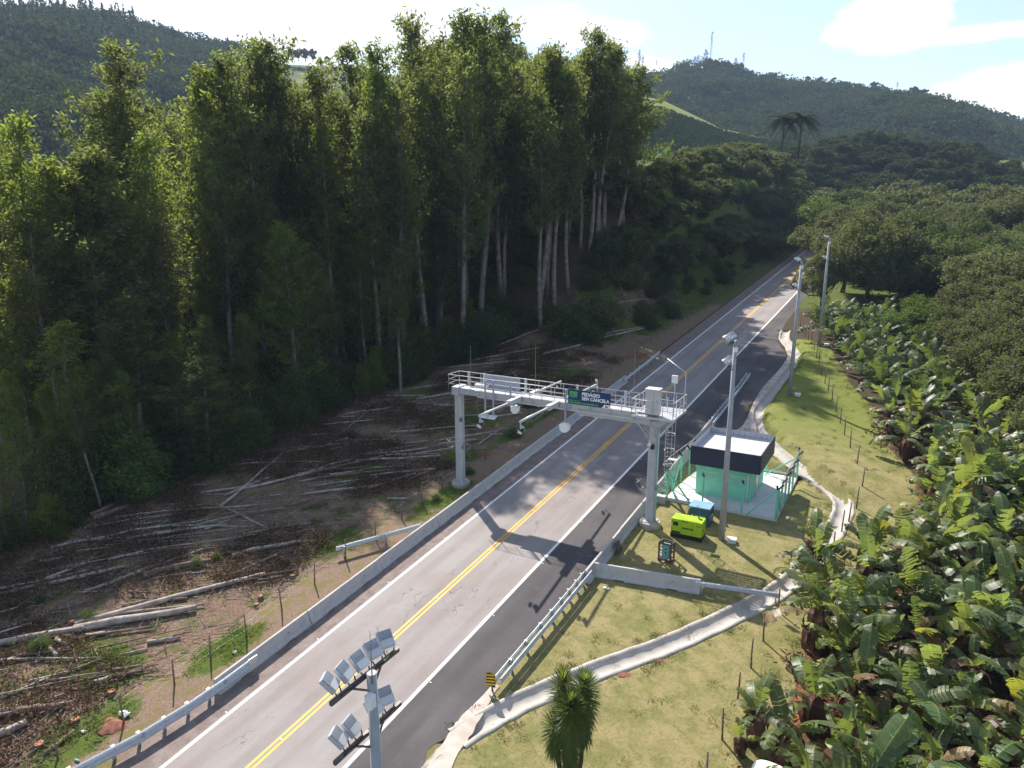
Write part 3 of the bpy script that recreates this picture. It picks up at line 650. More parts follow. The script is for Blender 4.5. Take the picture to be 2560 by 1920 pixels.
railing('railing',[(-15.3,GY-.72),(-30.25,GY-.72),(-30.25,GY+.72),(-15.3,GY+.72)])
for k,x in enumerate([-29.4,-28.0,-24.4,-20.2,-16.6]): gbox('post_plate','light_steel',(x,8.55,GY+.76),(.16,.05,1.1))
# maintenance platform above the right post
PX0,PX1,PY0,PY1=-15.55,-12.75,GY-.85,GY+2.15
m=MB().mat('light_steel')
for k in range(14): m.box(gl((PX0+PX1)/2,7.92,PY0+.1+k*(PY1-PY0-.2)/13),(PX1-PX0-.1,.15,.03))
for (a,b) in (((PX0,PY0),(PX1,PY0)),((PX1,PY0),(PX1,PY1)),((PX1,PY1),(PX0,PY1)),((PX0,PY1),(PX0,PY0))): m.beam(gl(a[0],7.88,a[1]),gl(b[0],7.88,b[1]),.07,.14)
m.obj('platform',gan)
railing('platform_railing',[(PX0,PY0),(PX1,PY0),(PX1,PY1),(PX0,PY1),(PX0,PY0)],1.1,1,.7,.024,7.92)
m=MB().mat('light_steel')
m.tube([gl(-15.5,7.8,PY0+.1),gl(-14.35,6.0,GY)],.04,6).tube([gl(-14.2,7.3,PY0+.15),gl(-14.0,6.4,GY-.3)],.04,6).tube([gl(-12.9,7.8,PY0+1.6),gl(-14.0,6.1,GY)],.04,6); m.obj('brace',gan)
# ladder with cage behind the post
m=MB().mat('light_steel')
for x in (-13.62,-13.22): m.tube([gl(x,2.3,GY+.75),gl(x,9.0,GY+.75)],.022,6)
for k in range(20): m.tube([gl(-13.62,2.5+k*.3,GY+.75),gl(-13.22,2.5+k*.3,GY+.75)],.012,5)
m.obj('ladder',gan)
m=MB().mat('light_steel')
for k in range(4):
    z=4.2+k*1.1; pts=[gl(-13.42+.34*math.cos(a),z,GY+1.05+.36*math.sin(a)) for a in np.linspace(-.9,math.pi+.9,12)]
    m.tube(pts,.022,5)
for a in (0,.8,1.57,2.3,3.14): m.tube([gl(-13.42+.34*math.cos(a),4.0,GY+1.05+.36*math.sin(a)),gl(-13.42+.34*math.cos(a),7.8,GY+1.05+.36*math.sin(a))],.01,5)
m.obj('ladder_cage',gan)
m=MB().mat('mint_paint'); m.tube([gl(-13.83,.5,GY-.12),gl(-13.83,7.4,GY-.12)],.05,8); m.obj('cable_duct',gan)
m=MB().mat('light_steel'); m.tube([gl(-13.80,.5,GY-.28),gl(-13.80,7.4,GY-.28)],.03,8); m.obj('conduit',gan)
# davit frame and aerial boxes on the platform
m=MB().mat('light_steel'); m.tube([gl(PX1+.0,7.9,PY1-.5),gl(PX1,10.6,PY1-.5),gl(PX1-1.45,11.35,PY1-.1)],.032,6); m.obj('davit',gan)
MB().mat('light_steel').tube([gl(-13.0,7.9,GY+.1),gl(-13.0,10.25,GY+.1)],.022,6).obj('mast',gan)
wb=MB().mat('white_plastic').box((0,0,0),(.40,.12,.50),bev=.02).obj('antenna_box',gan,gl(-13.0,10.45,GY)); 
# cabinet
cab=MB().mat('light_steel').box((0,0,0),(.88,.70,1.62),bev=.02).obj('equipment_cabinet',gan,gl(-14.22,8.92,GY-.45))
MB().mat('light_steel').box((0,0,0),(.96,.80,.06),bev=.02).obj('roof_cap',cab,(0,0,.85)); MB().mat('dark_steel').box((0,0,0),(.80,.62,.10)).obj('plinth',cab,(0,0,-.86)); MB().mat('dark_steel').box((0,0,0),(.012,.006,1.5)).obj('door_seam',cab,(.12,-.353,0)); MB().mat('black_plastic').box((0,0,0),(.03,.02,.14)).obj('handle',cab,(.34,-.36,.1))
# sign board
sg=MB().mat('sign_blue').box((0,0,0),(3.12,.04,1.05)).obj('sign_board',gan,gl(-18.62,8.64,GY-.82))
rx=(R(90),0,0)
text('FREE',.24,'sign_green',sg,(-1.44,-.024,.20),rx,True,.58); text('FLOW',.24,'sign_green',sg,(-1.44,-.024,-.0),rx,True,.56)
text('PEDÁGIO',.33,'sign_white',sg,(-.52,-.024,.15),rx,True,1.32); text('SEM CANCELA',.32,'sign_white',sg,(-.52,-.024,-.15),rx,True,2.02)
text('Saiba mais em:',.13,'sign_green',sg,(-1.45,-.024,-.29),rx,False,.82); text('EPRSULDEMINAS.COM.BR/FREEFLOW',.12,'sign_green',sg,(-1.45,-.024,-.44),rx,True,2.15)
MB().mat('sign_green').box((-1.16,-.023,-.06),(.55,.004,.012)).obj('underline',sg)
m=MB().mat('sign_white').add([(.95,-.0225,-.52),(1.555,-.0225,-.52),(1.555,-.0225,-.28),(1.13,-.0225,-.28)],[(0,1,2,3)]); m.obj('sign_corner',sg)
text('epr',.16,'navy_paint',sg,(1.18,-.0265,-.45),rx,True,.26)
# grey panel on the rear railing
gp_=MB().mat('grey_panel').box((0,0,0),(3.15,.05,1.02)).obj('panel',gan,gl(-26.45,8.50,GY+.78)); MB().mat('white_plastic').box((0,0,0),(3.25,.03,.04)).obj('panel_frame',gp_,(0,0,.52))
MB().mat('white_plastic').box((0,0,0),(1.15,.3,.16),bev=.02).obj('equipment_tray',gan,gl(-28.0,8.22,GY+.45))
# camera arms crossing the beam
def camera(parent,loc,rot,name='camera',sc=1):
    c=MB().mat('white_plastic').box((0,0,0),(.13*sc,.36*sc,.13*sc),None,.02).obj(name,parent,loc); c.rotation_euler=rot
    MB().mat('white_plastic').box((0,-.02,.08*sc),(.16*sc,.42*sc,.012)).obj('sun_shield',c); MB().mat('lens_glass').tube([(0,-.185*sc,0),(0,-.20*sc,0)],.045*sc,10).obj('lens',c); return c
def arm(x,side,L1,L2,hz=7.95,drop=0):
    s=side; m=MB().mat('light_steel'); y0=GY+s*.55
    m.box(gl(x,hz,y0+s*L1/2),(.33,L1,.33),None,.02); m.box(gl(x,hz,y0+s*(L1+.04)),(.34,.06,.34)); m.tube([gl(x,hz,y0+s*L1),gl(x,hz-drop,y0+s*(L1+L2))],.085,10)
    a=m.obj('arm',gan); m=MB().mat('dark_steel').box(gl(x,hz,y0+s*.04),(.36,.07,.36)); m.obj('flange',a)
    return a,gl(x,hz-drop,y0+s*(L1+L2))
a1,e1=arm(-24.1,-1,1.7,3.9); a2,e2=arm(-21.1,-1,1.5,4.0); a3,e3=arm(-23.9,1,1.3,3.9); a4,e4=arm(-21.0,1,1.3,4.2)
for a,e in ((a1,e1),(a2,e2)):
    MB().mat('grey_panel').box(e+Vector((0,.1,-.25)),(.08,.08,.5)).obj('bracket',a); camera(a,e+Vector((.1,.15,-.42)),(R(-30),0,R(10))); camera(a,e+Vector((-.02,0,-.72)),(R(-35),0,R(-20)),sc=.9); MB().mat('lens_glass').box(e+Vector((.22,.05,-.5)),(.18,.22,.18)).obj('infrared_lamp',a)
    MB().mat('wire_metal').tube([e+Vector((.15,.5,-.1)),e+Vector((.2,1.6,-.22)),e+Vector((.1,3.4,-.1))],.014,5).obj('cable',a)
MB().mat('light_steel').tube([e3,e3+Vector((0,0,-.6))],.03,6).obj('bracket',a3); camera(a3,e3+Vector((-.15,-.35,-.42)),(R(30),0,R(200)))
for dx,dy,dz in ((0,.05,.32),(.12,-.1,-.15),(-.1,-.3,-.55)): camera(a4,e4+Vector((dx,dy,dz)),(R(30),0,R(190)))
MB().mat('light_steel').tube([e4+Vector((.12,0,.4)),e4+Vector((.12,0,-.7))],.03,6).obj('bracket',a4)
# hanging readers on vertical tubes
for x,y,h0,h1,kind in ((-26.9,GY-.85,6.45,9.0,'flat'),(-26.2,GY-.85,6.45,9.05,'flat'),(-24.75,GY-.85,7.5,8.9,None),(-20.35,GY-.85,6.5,9.05,'dome')):
    t=MB().mat('grey_panel').box(gl(x,(h0+h1)/2,y),(.11,.10,h1-h0)).obj('hanger',gan)
    if kind=='flat': MB().mat('white_plastic').box(gl(x-.12,h0-.18,y),(.62,.50,.05),Euler((R(18),0,0))).obj('tag_reader',t)
    if kind=='dome': 
        m=MB().mat('white_plastic'); m.tube([gl(x,h0-.12,y-.22),gl(x,h0-.12,y+.15)],.36,16).box(gl(x,h0+.02,y-.03),(.74,.40,.14)); m.obj('tag_reader',t)
for x,y,h in ((-24.15,GY-1.2,7.25),(-23.3,GY+.9,7.4),(-19.8,GY+.8,7.2)):
    m=MB().mat('white_plastic').tube([gl(x,h,y-.18),gl(x,h,y+.15)],.30,14).box(gl(x,h+.16,y-.02),(.62,.34,.12)); m.obj('tag_reader',gan)
MB().mat('white_plastic').box(gl(-18.4,7.05,GY+.5),(.72,.35,.06)).obj('tag_reader',gan)
# lightning rods
for x,y,h in ((-29.15,GY+.7,11.2),(-23.55,GY+.7,11.9),(-16.0,GY+.7,12.1)): MB().mat('wire_metal').tube([gl(x,7.9,y),gl(x,h-.8,y),gl(x,h,y)],[.022,.018,.008],5).obj('lightning_rod',gan)
# wire coils tied to both posts, junction box
for px in (-29.78,-14.2):
    m=MB().mat('wire_metal'); h=3.3 if px<-20 else 2.9
    for sx in (-1,1):
        for q in range(4):
            cx=px+sx*.72; pts=[gl(cx+.36*math.cos(a)*(1-.1*q),h+.06*q+.3*math.sin(a),GY-.25+.14*math.sin(a*2+q)) for a in np.linspace(0,2*math.pi,18)]; m.tube(pts,.010,4)
        m.tube([gl(px+sx*.3,h-.1,GY-.33),gl(px+sx*1.0,h+.45,GY-.35)],.022,5); m.tube([gl(px+sx*.3,h,GY-.33),gl(px+sx*.85,h-.35,GY-.3)],.018,5)
    m.obj('razor_coil',gan)
MB().mat('dark_steel').box(gl(-29.45,5.5,GY-.33),(.22,.12,.28)).obj('junction_box',gan)
camera(gan,gl(-14.35,5.9,GY-.42),(R(-20),0,R(60))); MB().mat('black_plastic').box(gl(-14.15,5.8,GY-.42),(.2,.2,.3)).obj('camera_bracket',gan)
MB().mat('white_plastic').box(gl(-13.2,4.6,GY+1.2),(.55,.35,.05)).obj('ladder_step',gan)
# ------------------------------------------------------------------ green hut
HX0,HX1,HY0,HY1=-12.8,-8.8,50.3,55.0; HZ=Tp(50.3)
hut=thing('equipment_hut','mint green hut under a dark navy parapet roof','hut',((HX0+HX1)/2,(HY0+HY1)/2,HZ)); h0=Vector(hut.location)
def hl(x,y,z): return Vector((x,y,HZ+z))-h0
MB().mat('mint_paint').box(hl((HX0+HX1)/2,(HY0+HY1)/2,1.6),(HX1-HX0,HY1-HY0,3.3)).obj('wall',hut)
RX0,RX1,RY0,RY1=-13.1,-8.2,49.55,54.5+.6; z0,z1=2.55,3.95
par=MB().mat('navy_paint'); th=.07
def wallq(mb,a,b,za,zb): mb.beam((a[0],a[1],(za+zb)/2),(b[0],b[1],(za+zb)/2),th,zb-za)
for a,b in (((RX0,RY0),(RX1,RY0)),((RX0,RY1),(RX1,RY1))): wallq(par,hl(a[0],a[1],0),hl(b[0],b[1],0),z0+ (h0.z-HZ),z1+(h0.z-HZ))
for a,b in (((RX0,RY0+th/2),(RX0,RY1-th/2)),((RX1,RY0+th/2),(RX1,RY1-th/2))): wallq(par,hl(a[0],a[1],0),hl(b[0],b[1],0),z0,z1)
ro=par.obj('parapet',hut)
m=MB().mat('parapet_grey')
m.box(hl((RX0+RX1)/2,RY1-.045,(z1+3.3)/2),(RX1-RX0-.1,.012,z1-3.3-.01)); m.box(hl((RX0+RX1)/2,RY0+.045,(z1+3.3)/2),(RX1-RX0-.1,.012,z1-3.3-.01)); m.box(hl(RX0+.045,(RY0+RY1)/2,(z1+3.3)/2),(.012,RY1-RY0-.12,z1-3.3-.01)); m.box(hl(RX1-.045,(RY0+RY1)/2,(z1+3.3)/2),(.012,RY1-RY0-.12,z1-3.3-.01))
ri=m.obj('parapet_lining',hut)
m=MB().mat('dark_steel')
for k in range(11): m.box(hl(RX0+.55+k*.42,RY1-.055,(z1+3.35)/2+.1),(.02,.012,z1-3.5))
m.obj('rib',ri)
m=MB().mat('roof_sheet'); m.box(hl((RX0+RX1)/2,(RY0+RY1)/2,3.42),(RX1-RX0-.35,RY1-RY0-.35,.05)); m.obj('roof_sheet',hut)
m=MB().mat('light_steel'); m.box(hl(RX0+.11,(RY0+RY1)/2,3.46),(.11,RY1-RY0-.2,.10)).box(hl((RX0+RX1)/2,RY1-.12,3.46),(RX1-RX0-.35,.11,.10)); m.obj('gutter',hut)
MB().mat('navy_paint').box(hl((RX0+RX1)/2,(RY0+RY1)/2,z0+.03),(RX1-RX0-.16,RY1-RY0-.16,.04)).obj('soffit',hut)
MB().mat('white_plastic').tube([hl(HX1-.25,HY0-.06,.1),hl(HX1-.25,HY0-.06,2.5)],.045,8).obj('downpipe',hut)
MB().mat('light_steel').box(hl(HX1+.02,(HY0+HY1)/2-.5,1.15),(.04,.95,2.1)).obj('door',hut)
# slab
m=MB().mat('concrete_slab'); PZ=.14
vs=[]
for (x,y) in ((-14.45,48.35),(-6.65,48.35),(-6.55,57.6),(-13.9,57.6)): vs+= [(x,y,Tp(y)-.3),(x,y,Tp(y)*.0+HZ+PZ-.06)]
m.add(vs,[(0,2,3,1),(2,4,5,3),(4,6,7,5),(6,0,1,7),(1,3,5,7)]); tag(m.obj('concrete_pad'),kind='structure')
SLZ=HZ+PZ-.06
MB().mat('concrete_barrier')
m=MB().mat('concrete_barrier').box((0,0,0),(.9,.5,.55)); tag(m.obj('kerb_block',None,(-14.75,47.9,Tp(48)+.25)),'low concrete block between the hut slab and the right barriers','concrete block')
# ------------------------------------------------------------------ mint fence posts with razor wire
def mint_fence(name,label,posts,braces,tilt,panel=None,wire=True):
    t=thing(name,label,'fence',(posts[0][0],posts[0][1],SLZ)); o=Vector(t.location)
    hp=2.25
    for (x,y) in posts:
        b=Vector((x,y,min(SLZ,Tp(y))-.05))-o if False else Vector((x,y,SLZ-.15))-o
        p=MB().mat('mint_post').box(b+Vector((0,0,hp/2)),(.11,.11,hp),None,.015).obj('post',t)
        MB().mat('black_plastic').beam(b+Vector((0,0,hp-.02)),b+Vector((tilt[0]*.28,tilt[1]*.28,hp+.32)),.12,.10).obj('post_tip',p)
    for (x,y,dx,dy) in braces:
        b=Vector((x,y,SLZ))-o; MB().mat('mint_post').beam(b+Vector((0,0,1.95)),b+Vector((dx,dy,-.15)),.09,.09).obj('brace',t)
    if wire:
        m=MB().mat('wire_metal')
        for a,b in zip(posts[:-1],posts[1:]):
            a=Vector((a[0],a[1],SLZ+hp+.12))-o; b=Vector((b[0],b[1],SLZ+hp+.12))-o; L=(b-a).length; n=int(L/.16)*8; pts=[]
            off=Vector((tilt[0],tilt[1],0))*.15; d=(b-a).normalized(); u=Vector((-d.y,d.x,0))
            for k in range(n+1):
                an=k*math.pi/4; pts.append(a+off+(b-a)*k/n+u*.21*math.cos(an)+Vector((0,0,1))*.21*math.sin(an))
            m.tube(pts,.0075,4,False)
        m.obj('razor_wire',t)
    m=MB().mat('wire_metal')
    for a,b in zip(posts[:-1],posts[1:]):
        a=Vector((a[0],a[1],SLZ))-o; b=Vector((b[0],b[1],SLZ))-o
        for h in (.15,1.0,1.95): m.tube([a+Vector((0,0,h)),b+Vector((0,0,h))],.006,4,False)
        n=max(2,int((b-a).length/.45))
        if panel:
            for k in range(n+1): 
                q=a+(b-a)*k/n; m.tube([q+Vector((0,0,.1)),q+Vector((0,0,2.0))],.008,4,False)
    m.obj('mesh_wire',t)
    return t
mint_fence('mesh_fence','mint green post fence with razor wire along the roadside edge of the slab',[(-14.5,48.35),(-14.55,50.2),(-14.45,52.1),(-14.3,53.9),(-14.2,55.6)],[(-14.5,48.35,.9,0.0),(-14.45,48.4,.05,1.6),(-14.45,52.1,-.1,-1.7)],(-1,.15),True)
mint_fence('mesh_fence','mint green post fence with razor wire along the near edge of the slab',[(-14.35,48.36),(-11.75,48.36),(-9.0,48.36),(-6.75,48.36)],[(-14.3,48.36,1.7,0),(-6.8,48.36,-1.85,0)],(0,-1))
mint_fence('mesh_fence','mint green post fence with razor wire along the banana side of the slab',[(-6.68,48.5),(-6.66,49.9),(-6.64,51.4),(-6.62,53.0),(-6.6,54.6),(-6.6,56.8)],[(-6.6,56.8,-2.6,0),(-6.68,48.5,0,1.4)],(1,.1),True)
mint_fence('mesh_fence','mint green post fence with razor wire along the far edge of the slab',[(-14.1,57.4),(-11.6,57.4),(-9.0,57.4),(-6.7,57.4)],[],(0,1))
# ------------------------------------------------------------------ generators
gen=thing('generator','bright lime green generator standing on grass beside the gantry post','generator',(-11.5,43.95,Tp(43.4)),R(1))
b=MB().mat('lime_paint').box((0,0,.79),(2.04,1.05,.95),None,.03).obj('body',gen)
MB().mat('lime_paint').box((0,0,1.285),(2.0,1.0,.04)).obj('roof',b)
MB().mat('black_plastic').box((0,0,.17),(2.07,1.08,.29)).obj('base_frame',gen)
MB().mat('black_plastic').box((-.71,-.53,.98),(.34,.02,.26),None,.008).obj('control_window',b)
MB().mat('black_plastic').box((-.68,-.53,.40),(.58,.02,.12)).obj('vent',b)
MB().mat('black_plastic').box((-.12,-.53,1.22),(.42,.02,.04)).obj('slot',b)
for x in (-.36,.44): MB().mat('dark_steel').box((x,-.528,.8),(.012,.008,.88)).obj('door_seam',b)
for x in (-.98,): 
    for z in (1.12,.62): MB().mat('black_plastic').box((x+.03,-.535,z),(.06,.02,.08)).obj('hinge',b)
text('THÓRIO',.17,'black_plastic',b,(.02,-.532,.70),rx,True,.46); MB().mat('black_plastic').box((-.20,-.531,.76),(.12,.012,.12)).obj('emblem',b); MB().mat('black_plastic').tube([(-.04,-.525,.76),(-.04,-.537,.76)],.065,6).obj('emblem',b)
MB().mat('black_plastic').box((.80,-.53,1.06),(.30,.012,.035)).obj('label_strip',b)
MB().mat('black_plastic').tube([(.62,.2,1.3),(.62,.2,1.42)],.05,8).obj('exhaust',b); MB().mat('black_plastic').box((.78,.1,1.33),(.16,.16,.05)).obj('cap',b)
MB().mat('black_plastic').tube([(1.02,-.15,.7),(1.035,-.15,.7)],.05,8).obj('socket',b)
bb=thing('battery_cabinet','dark blue cabinet with pale blue lid behind the lime generator','cabinet',(-11.25,46.15,Tp(45.5)),R(1))
b=MB().mat('blue_paint').box((0,0,.70),(1.42,1.25,1.22),None,.02).obj('body',bb)
MB().mat('blue_lid_paint').box((0,0,1.335),(1.45,1.28,.05),None,.01).obj('lid',bb); MB().mat('dark_steel').box((0,0,.05),(1.36,1.2,.10)).obj('base',bb)
text('THÓRIO',.20,'sign_white',b,(-.28,-.630,.62),rx,True,.72); MB().mat('sign_white').tube([(-.46,-.625,.70),(-.46,-.632,.70)],.10,4).obj('emblem',b)
text('THÓRIO',.16,'sign_white',b,(.715,-.12,.62),(R(90),0,R(90)),True,.55); MB().mat('sign_white').tube([(.71,-.36,.70),(.718,-.36,.70)],.09,4).obj('emblem',b)
for p in ((-.1,-.62),(.35,.6)): 
    MB().mat('dark_steel').tube([(p[0]+.06*math.cos(a),p[1],1.42+.06*math.sin(a)) for a in np.linspace(0,2*math.pi,10)],.012,5).obj('lifting_ring',bb)
MB().mat('white_plastic').box((-.62,-.628,1.22),(.10,.006,.05)).obj('plate',b)
cr=thing('crated_machine','small mint green machine inside a tall brown wooden crate on grass','crate',(-11.85,40.45,Tp(40.4)),R(-4))
m=MB().mat('pallet_wood')
for x in (-.38,.38):
    for y in (-.3,.3): m.box((x,y,.62),(.09,.09,1.24))
    m.box((x,0,1.2),(.10,.6,.09)); m.box((x,0,.08),(.10,.6,.12)); m.box((x,0,.65),(.05,.6,.08))
m.obj('frame',cr)
m=MB().mat('pallet_wood')
for z in (1.2,.12): m.box((0,.3,z),(.66,.08,.08)); m.box((0,-.3,z),(.66,.08,.08))
m.obj('crossbar',cr)
mm=MB().mat('mint_machine').box((.02,-.1,.66),(.44,.34,.92),None,.02).obj('machine',cr)
for z in (.85,.6): MB().mat('black_plastic').box((.04,-.28,z),(.09,.02,.09)).obj('dial',mm)
for z in (.95,.75,.55,.35): MB().mat('white_plastic').tube([(-.27,-.25,z),(-.27,-.1,z)],.035,6).obj('insulator',mm)
def wbox(x,y,label):
    t=thing('junction_box',label,'junction box',(x,y,Tz(x,y)),R(8)); MB().mat('concrete_slab').box((0,0,.10),(.52,.42,.24)).obj('base',t); MB().mat('white_plastic').box((0,0,.25),(.58,.48,.06),None,.03).obj('lid',t)
wbox(-8.72,44.35,'small white square box in the grass beside the pole base near the generators'); wbox(-9.3,74.4,'small white square box in the green lawn beside a lamp pole'); wbox(-9.2,96.3,'small white square box by the farthest lamp pole')
# small leftovers on the grass
tag(MB().mat('white_plastic').box((0,0,.03),(.34,.18,.06)).obj('offcut',None,(-14.0,35.9,Tp(35.9)+.01)),'small white block lying on the grass near the angled barrier','offcut')
t=thing('leaning_board','brown wooden board leaning on the inner side of the right barrier','board',(-14.85,40.0,Tp(40)),R(5)); MB().mat('pallet_wood').box((.0,0,.40),(.05,.75,.75),Euler((0,R(-22),0))).obj('board',t); MB().mat('dark_steel').box((.035,0,.42),(.02,.5,.10),Euler((0,R(-22),0))).obj('batten',t)
# ------------------------------------------------------------------ lamp poles
def lamp(parent,loc,yaw,pitch):
    h=bpy.data.objects.new('floodlight',lampme[0]); COL.objects.link(h); h.parent=parent; h.location=loc; h.rotation_euler=(pitch,0,yaw); h.scale=(1.0,1.0,1.0); CH.setdefault(parent.name,[]).append(h)
    for nm,me in (('heat_sink',lampme[1]),('driver_box',lampme[2]),('yoke',lampme[3]),('lens',lampme[4])): link(nm,me,h)
m0=MB().mat('lamp_body').box((0,0,-.01),(.37,.42,.10),None,.015).mesh('floodlight')
m1=MB().mat('lamp_fin')
m1.box((0,.10,.042),(.34,.21,.008))
m1.mat('lamp_body')
for k in range(9): m1.box((-.152+k*.038,.10,.052),(.010,.20,.028))
m1=m1.mesh('heat_sink'); m2=MB().mat('light_steel').box((0,-.10,.055),(.33,.17,.05),None,.02).mesh('driver_box')
m3=MB().mat('dark_steel').beam((-.14,-.23,-.01),(-.10,-.36,-.06),.03,.02).beam((.14,-.23,-.01),(.10,-.36,-.06),.03,.02).beam((-.12,-.36,-.06),(.12,-.36,-.06),.03,.03).mesh('yoke')
m4=MB().mat('lens_glass').box((0,0,-.062),(.33,.38,.008)).mesh('lens'); lampme=[m0,m1,m2,m3,m4]
def lamp_pole(x,y,hgt,label,wide=True,zlow=1.6):
    t=thing('lamp_pole',label,'lamp pole',(x,y,Tz(x,y)-.05))
    MB().mat('pole_concrete').tube([(0,0,0),(0,0,hgt)],[.215,.115],20).obj('pole',t)
    m=MB().mat('wire_metal').tube([(.1,-.10,hgt-.2),(.1,-.1,hgt+1.15)],[.016,.006],5); m.obj('lightning_rod',t)
    MB().mat('white_plastic').box((.12,-.22,hgt-.55),(.20,.20,.30),None,.02).obj('control_box',t)
    n=5 if wide else 2
    for tier,(zz,ys) in enumerate(((hgt-.12,[-.95,-.5,-.03,.45,.92]),(hgt-zlow,[-.80,-.38,.38,.82] if wide else [-.6,.6]))):
        if not wide: ys=ys if tier else [-.7,0,.7]
        bar=MB().mat('dark_steel').box((-.16,0,zz),(.08,2.3 if wide else 1.7,.10)).obj('crossbar',t)
        MB().mat('dark_steel').beam((-.16,-.55,zz),(0,0,zz-.35),.04,.04).beam((-.16,.55,zz),(0,0,zz-.35),.04,.04).obj('strut',bar)
        MB().mat('black_plastic').tube([(-.1,yv,zz+.05+.04*math.sin(q*2.2)) for q,yv in enumerate(np.linspace(-.9,.9,11))],.014,5).obj('cable',bar)
        for k,yv in enumerate(ys):
            yaw=R(90)+R(-28)*yv if wide else R(90)-R(18)*yv
            # aims at the road, tilted down
            lamp(t,(-.36-.02*abs(yv),yv+.04,zz+.30),yaw,R(46) if wide else R(40))
    return t
lamp_pole(-9.75,10.75,13.4,'tall grey lamp pole closest to the camera with nine floodlights')
lamp_pole(-9.4,44.44,13.3,'tall grey lamp pole in front of the mint green hut')
lamp_pole(-10.03,74.2,13.4,'tall grey lamp pole rising from the lit lawn beside the lay-by',False,2.6)
lamp_pole(-10.05,96.2,13.3,'farthest tall grey lamp pole standing against the banana plants',False,2.6)
# ------------------------------------------------------------------ wire fences on wooden posts
def wire_fence(label,pts,hh=1.55,lean=.06,seed=1):
    r=random.Random(seed); t=thing('wire_fence',label,'fence',(pts[0][0],pts[0][1],Tz(*pts[0]))); o=Vector(t.location); tops=[]
    for (x,y) in pts:
        b=Vector((x,y,Tz(x,y)-.1))-o; top=b+Vector((r.uniform(-lean,lean),r.uniform(-lean,lean),hh*r.uniform(.92,1.05)+.1)); tops.append((b,top))
        MB().mat('post_wood').tube([b,(b+top)/2+Vector((r.uniform(-.02,.02),0,0)),top],[.05,.045,.038],7).obj('post',t)
    for f in (.35,.6,.85):
        m=MB().mat('wire_metal'); 
        for (a,b),(c,d) in zip(tops[:-1],tops[1:]):
            p=a.lerp(b,f); q=c.lerp(d,f); m.tube([p,(p+q)/2-Vector((0,0,.03)),q],.0035,4,False)
        m.obj('barbed_wire',t)
    return t
FP=[(-5.18,27.52),(-5.14,30.19),(-5.05,32.67),(-4.93,35.05),(-4.69,37.93),(-3.5,42.4),(-2.75,45.6),(-2.59,48.68),(-2.32,50.25),(-2.04,52.61),(-1.94,55.53),(-2.62,59.27),(-3.41,62.84),(-4.14,65.88),(-4.78,68.86),(-5.42,71.64),(-6.14,74.92),(-6.83,77.67),(-7.43,80.08),(-8.16,83.14),(-8.87,86.75),(-9.53,89.66),(-10.29,93.47),(-10.96,96.62),(-11.8,99.8),(-12.6,103.0),(-13.4,106.2),(-14.2,109.5)]
wire_fence('wooden post and barbed wire fence between the right lawn and the banana plants',[(-5.2,22.2),(-5.2,24.9)]+FP)
wire_fence('wooden post and barbed wire fence between the left verge and the felled logs',[(-30.7,10.8),(-30.58,13.41),(-29.9,16.05),(-30.09,18.83),(-30.02,20.91),(-29.84,23.11),(-30.05,25.83),(-30.2,28.6),(-30.3,31.5),(-30.4,34.6),(-30.5,37.6),(-30.6,40.2),(-30.75,43.0),(-30.6,46.7),(-30.67,49.35)]+[(-30.7-.01*k,52+2.9*k) for k in range(1,45)],1.45,.08,3)
def merge(name,items,label,cat,mats):
    Vs=[];Qs=[];A=[];b=0
    for me,M in items:
        n=len(me.vertices); v=np.empty(n*3,np.float32); me.vertices.foreach_get('co',v); v=v.reshape(-1,3); M=np.array(M); Vs.append(v@M[:3,:3].T+M[:3,3]); q=np.empty(len(me.loops),np.int32); me.loops.foreach_get('vertex_index',q); Qs.append(q.reshape(-1,4)+b); b+=n
        if 'vein' in me.attributes: a=np.empty(n,np.float32); me.attributes['vein'].data.foreach_get('value',a); A.append(a)
    me=np_mesh(name,np.concatenate(Vs),np.concatenate(Qs),mats)
    if A and len(me.vertices)==sum(map(len,A)): at_=me.attributes.new('vein','FLOAT','POINT'); at_.data.foreach_set('value',np.concatenate(A))
    return tag(link(name,me),label,cat,kind='stuff')
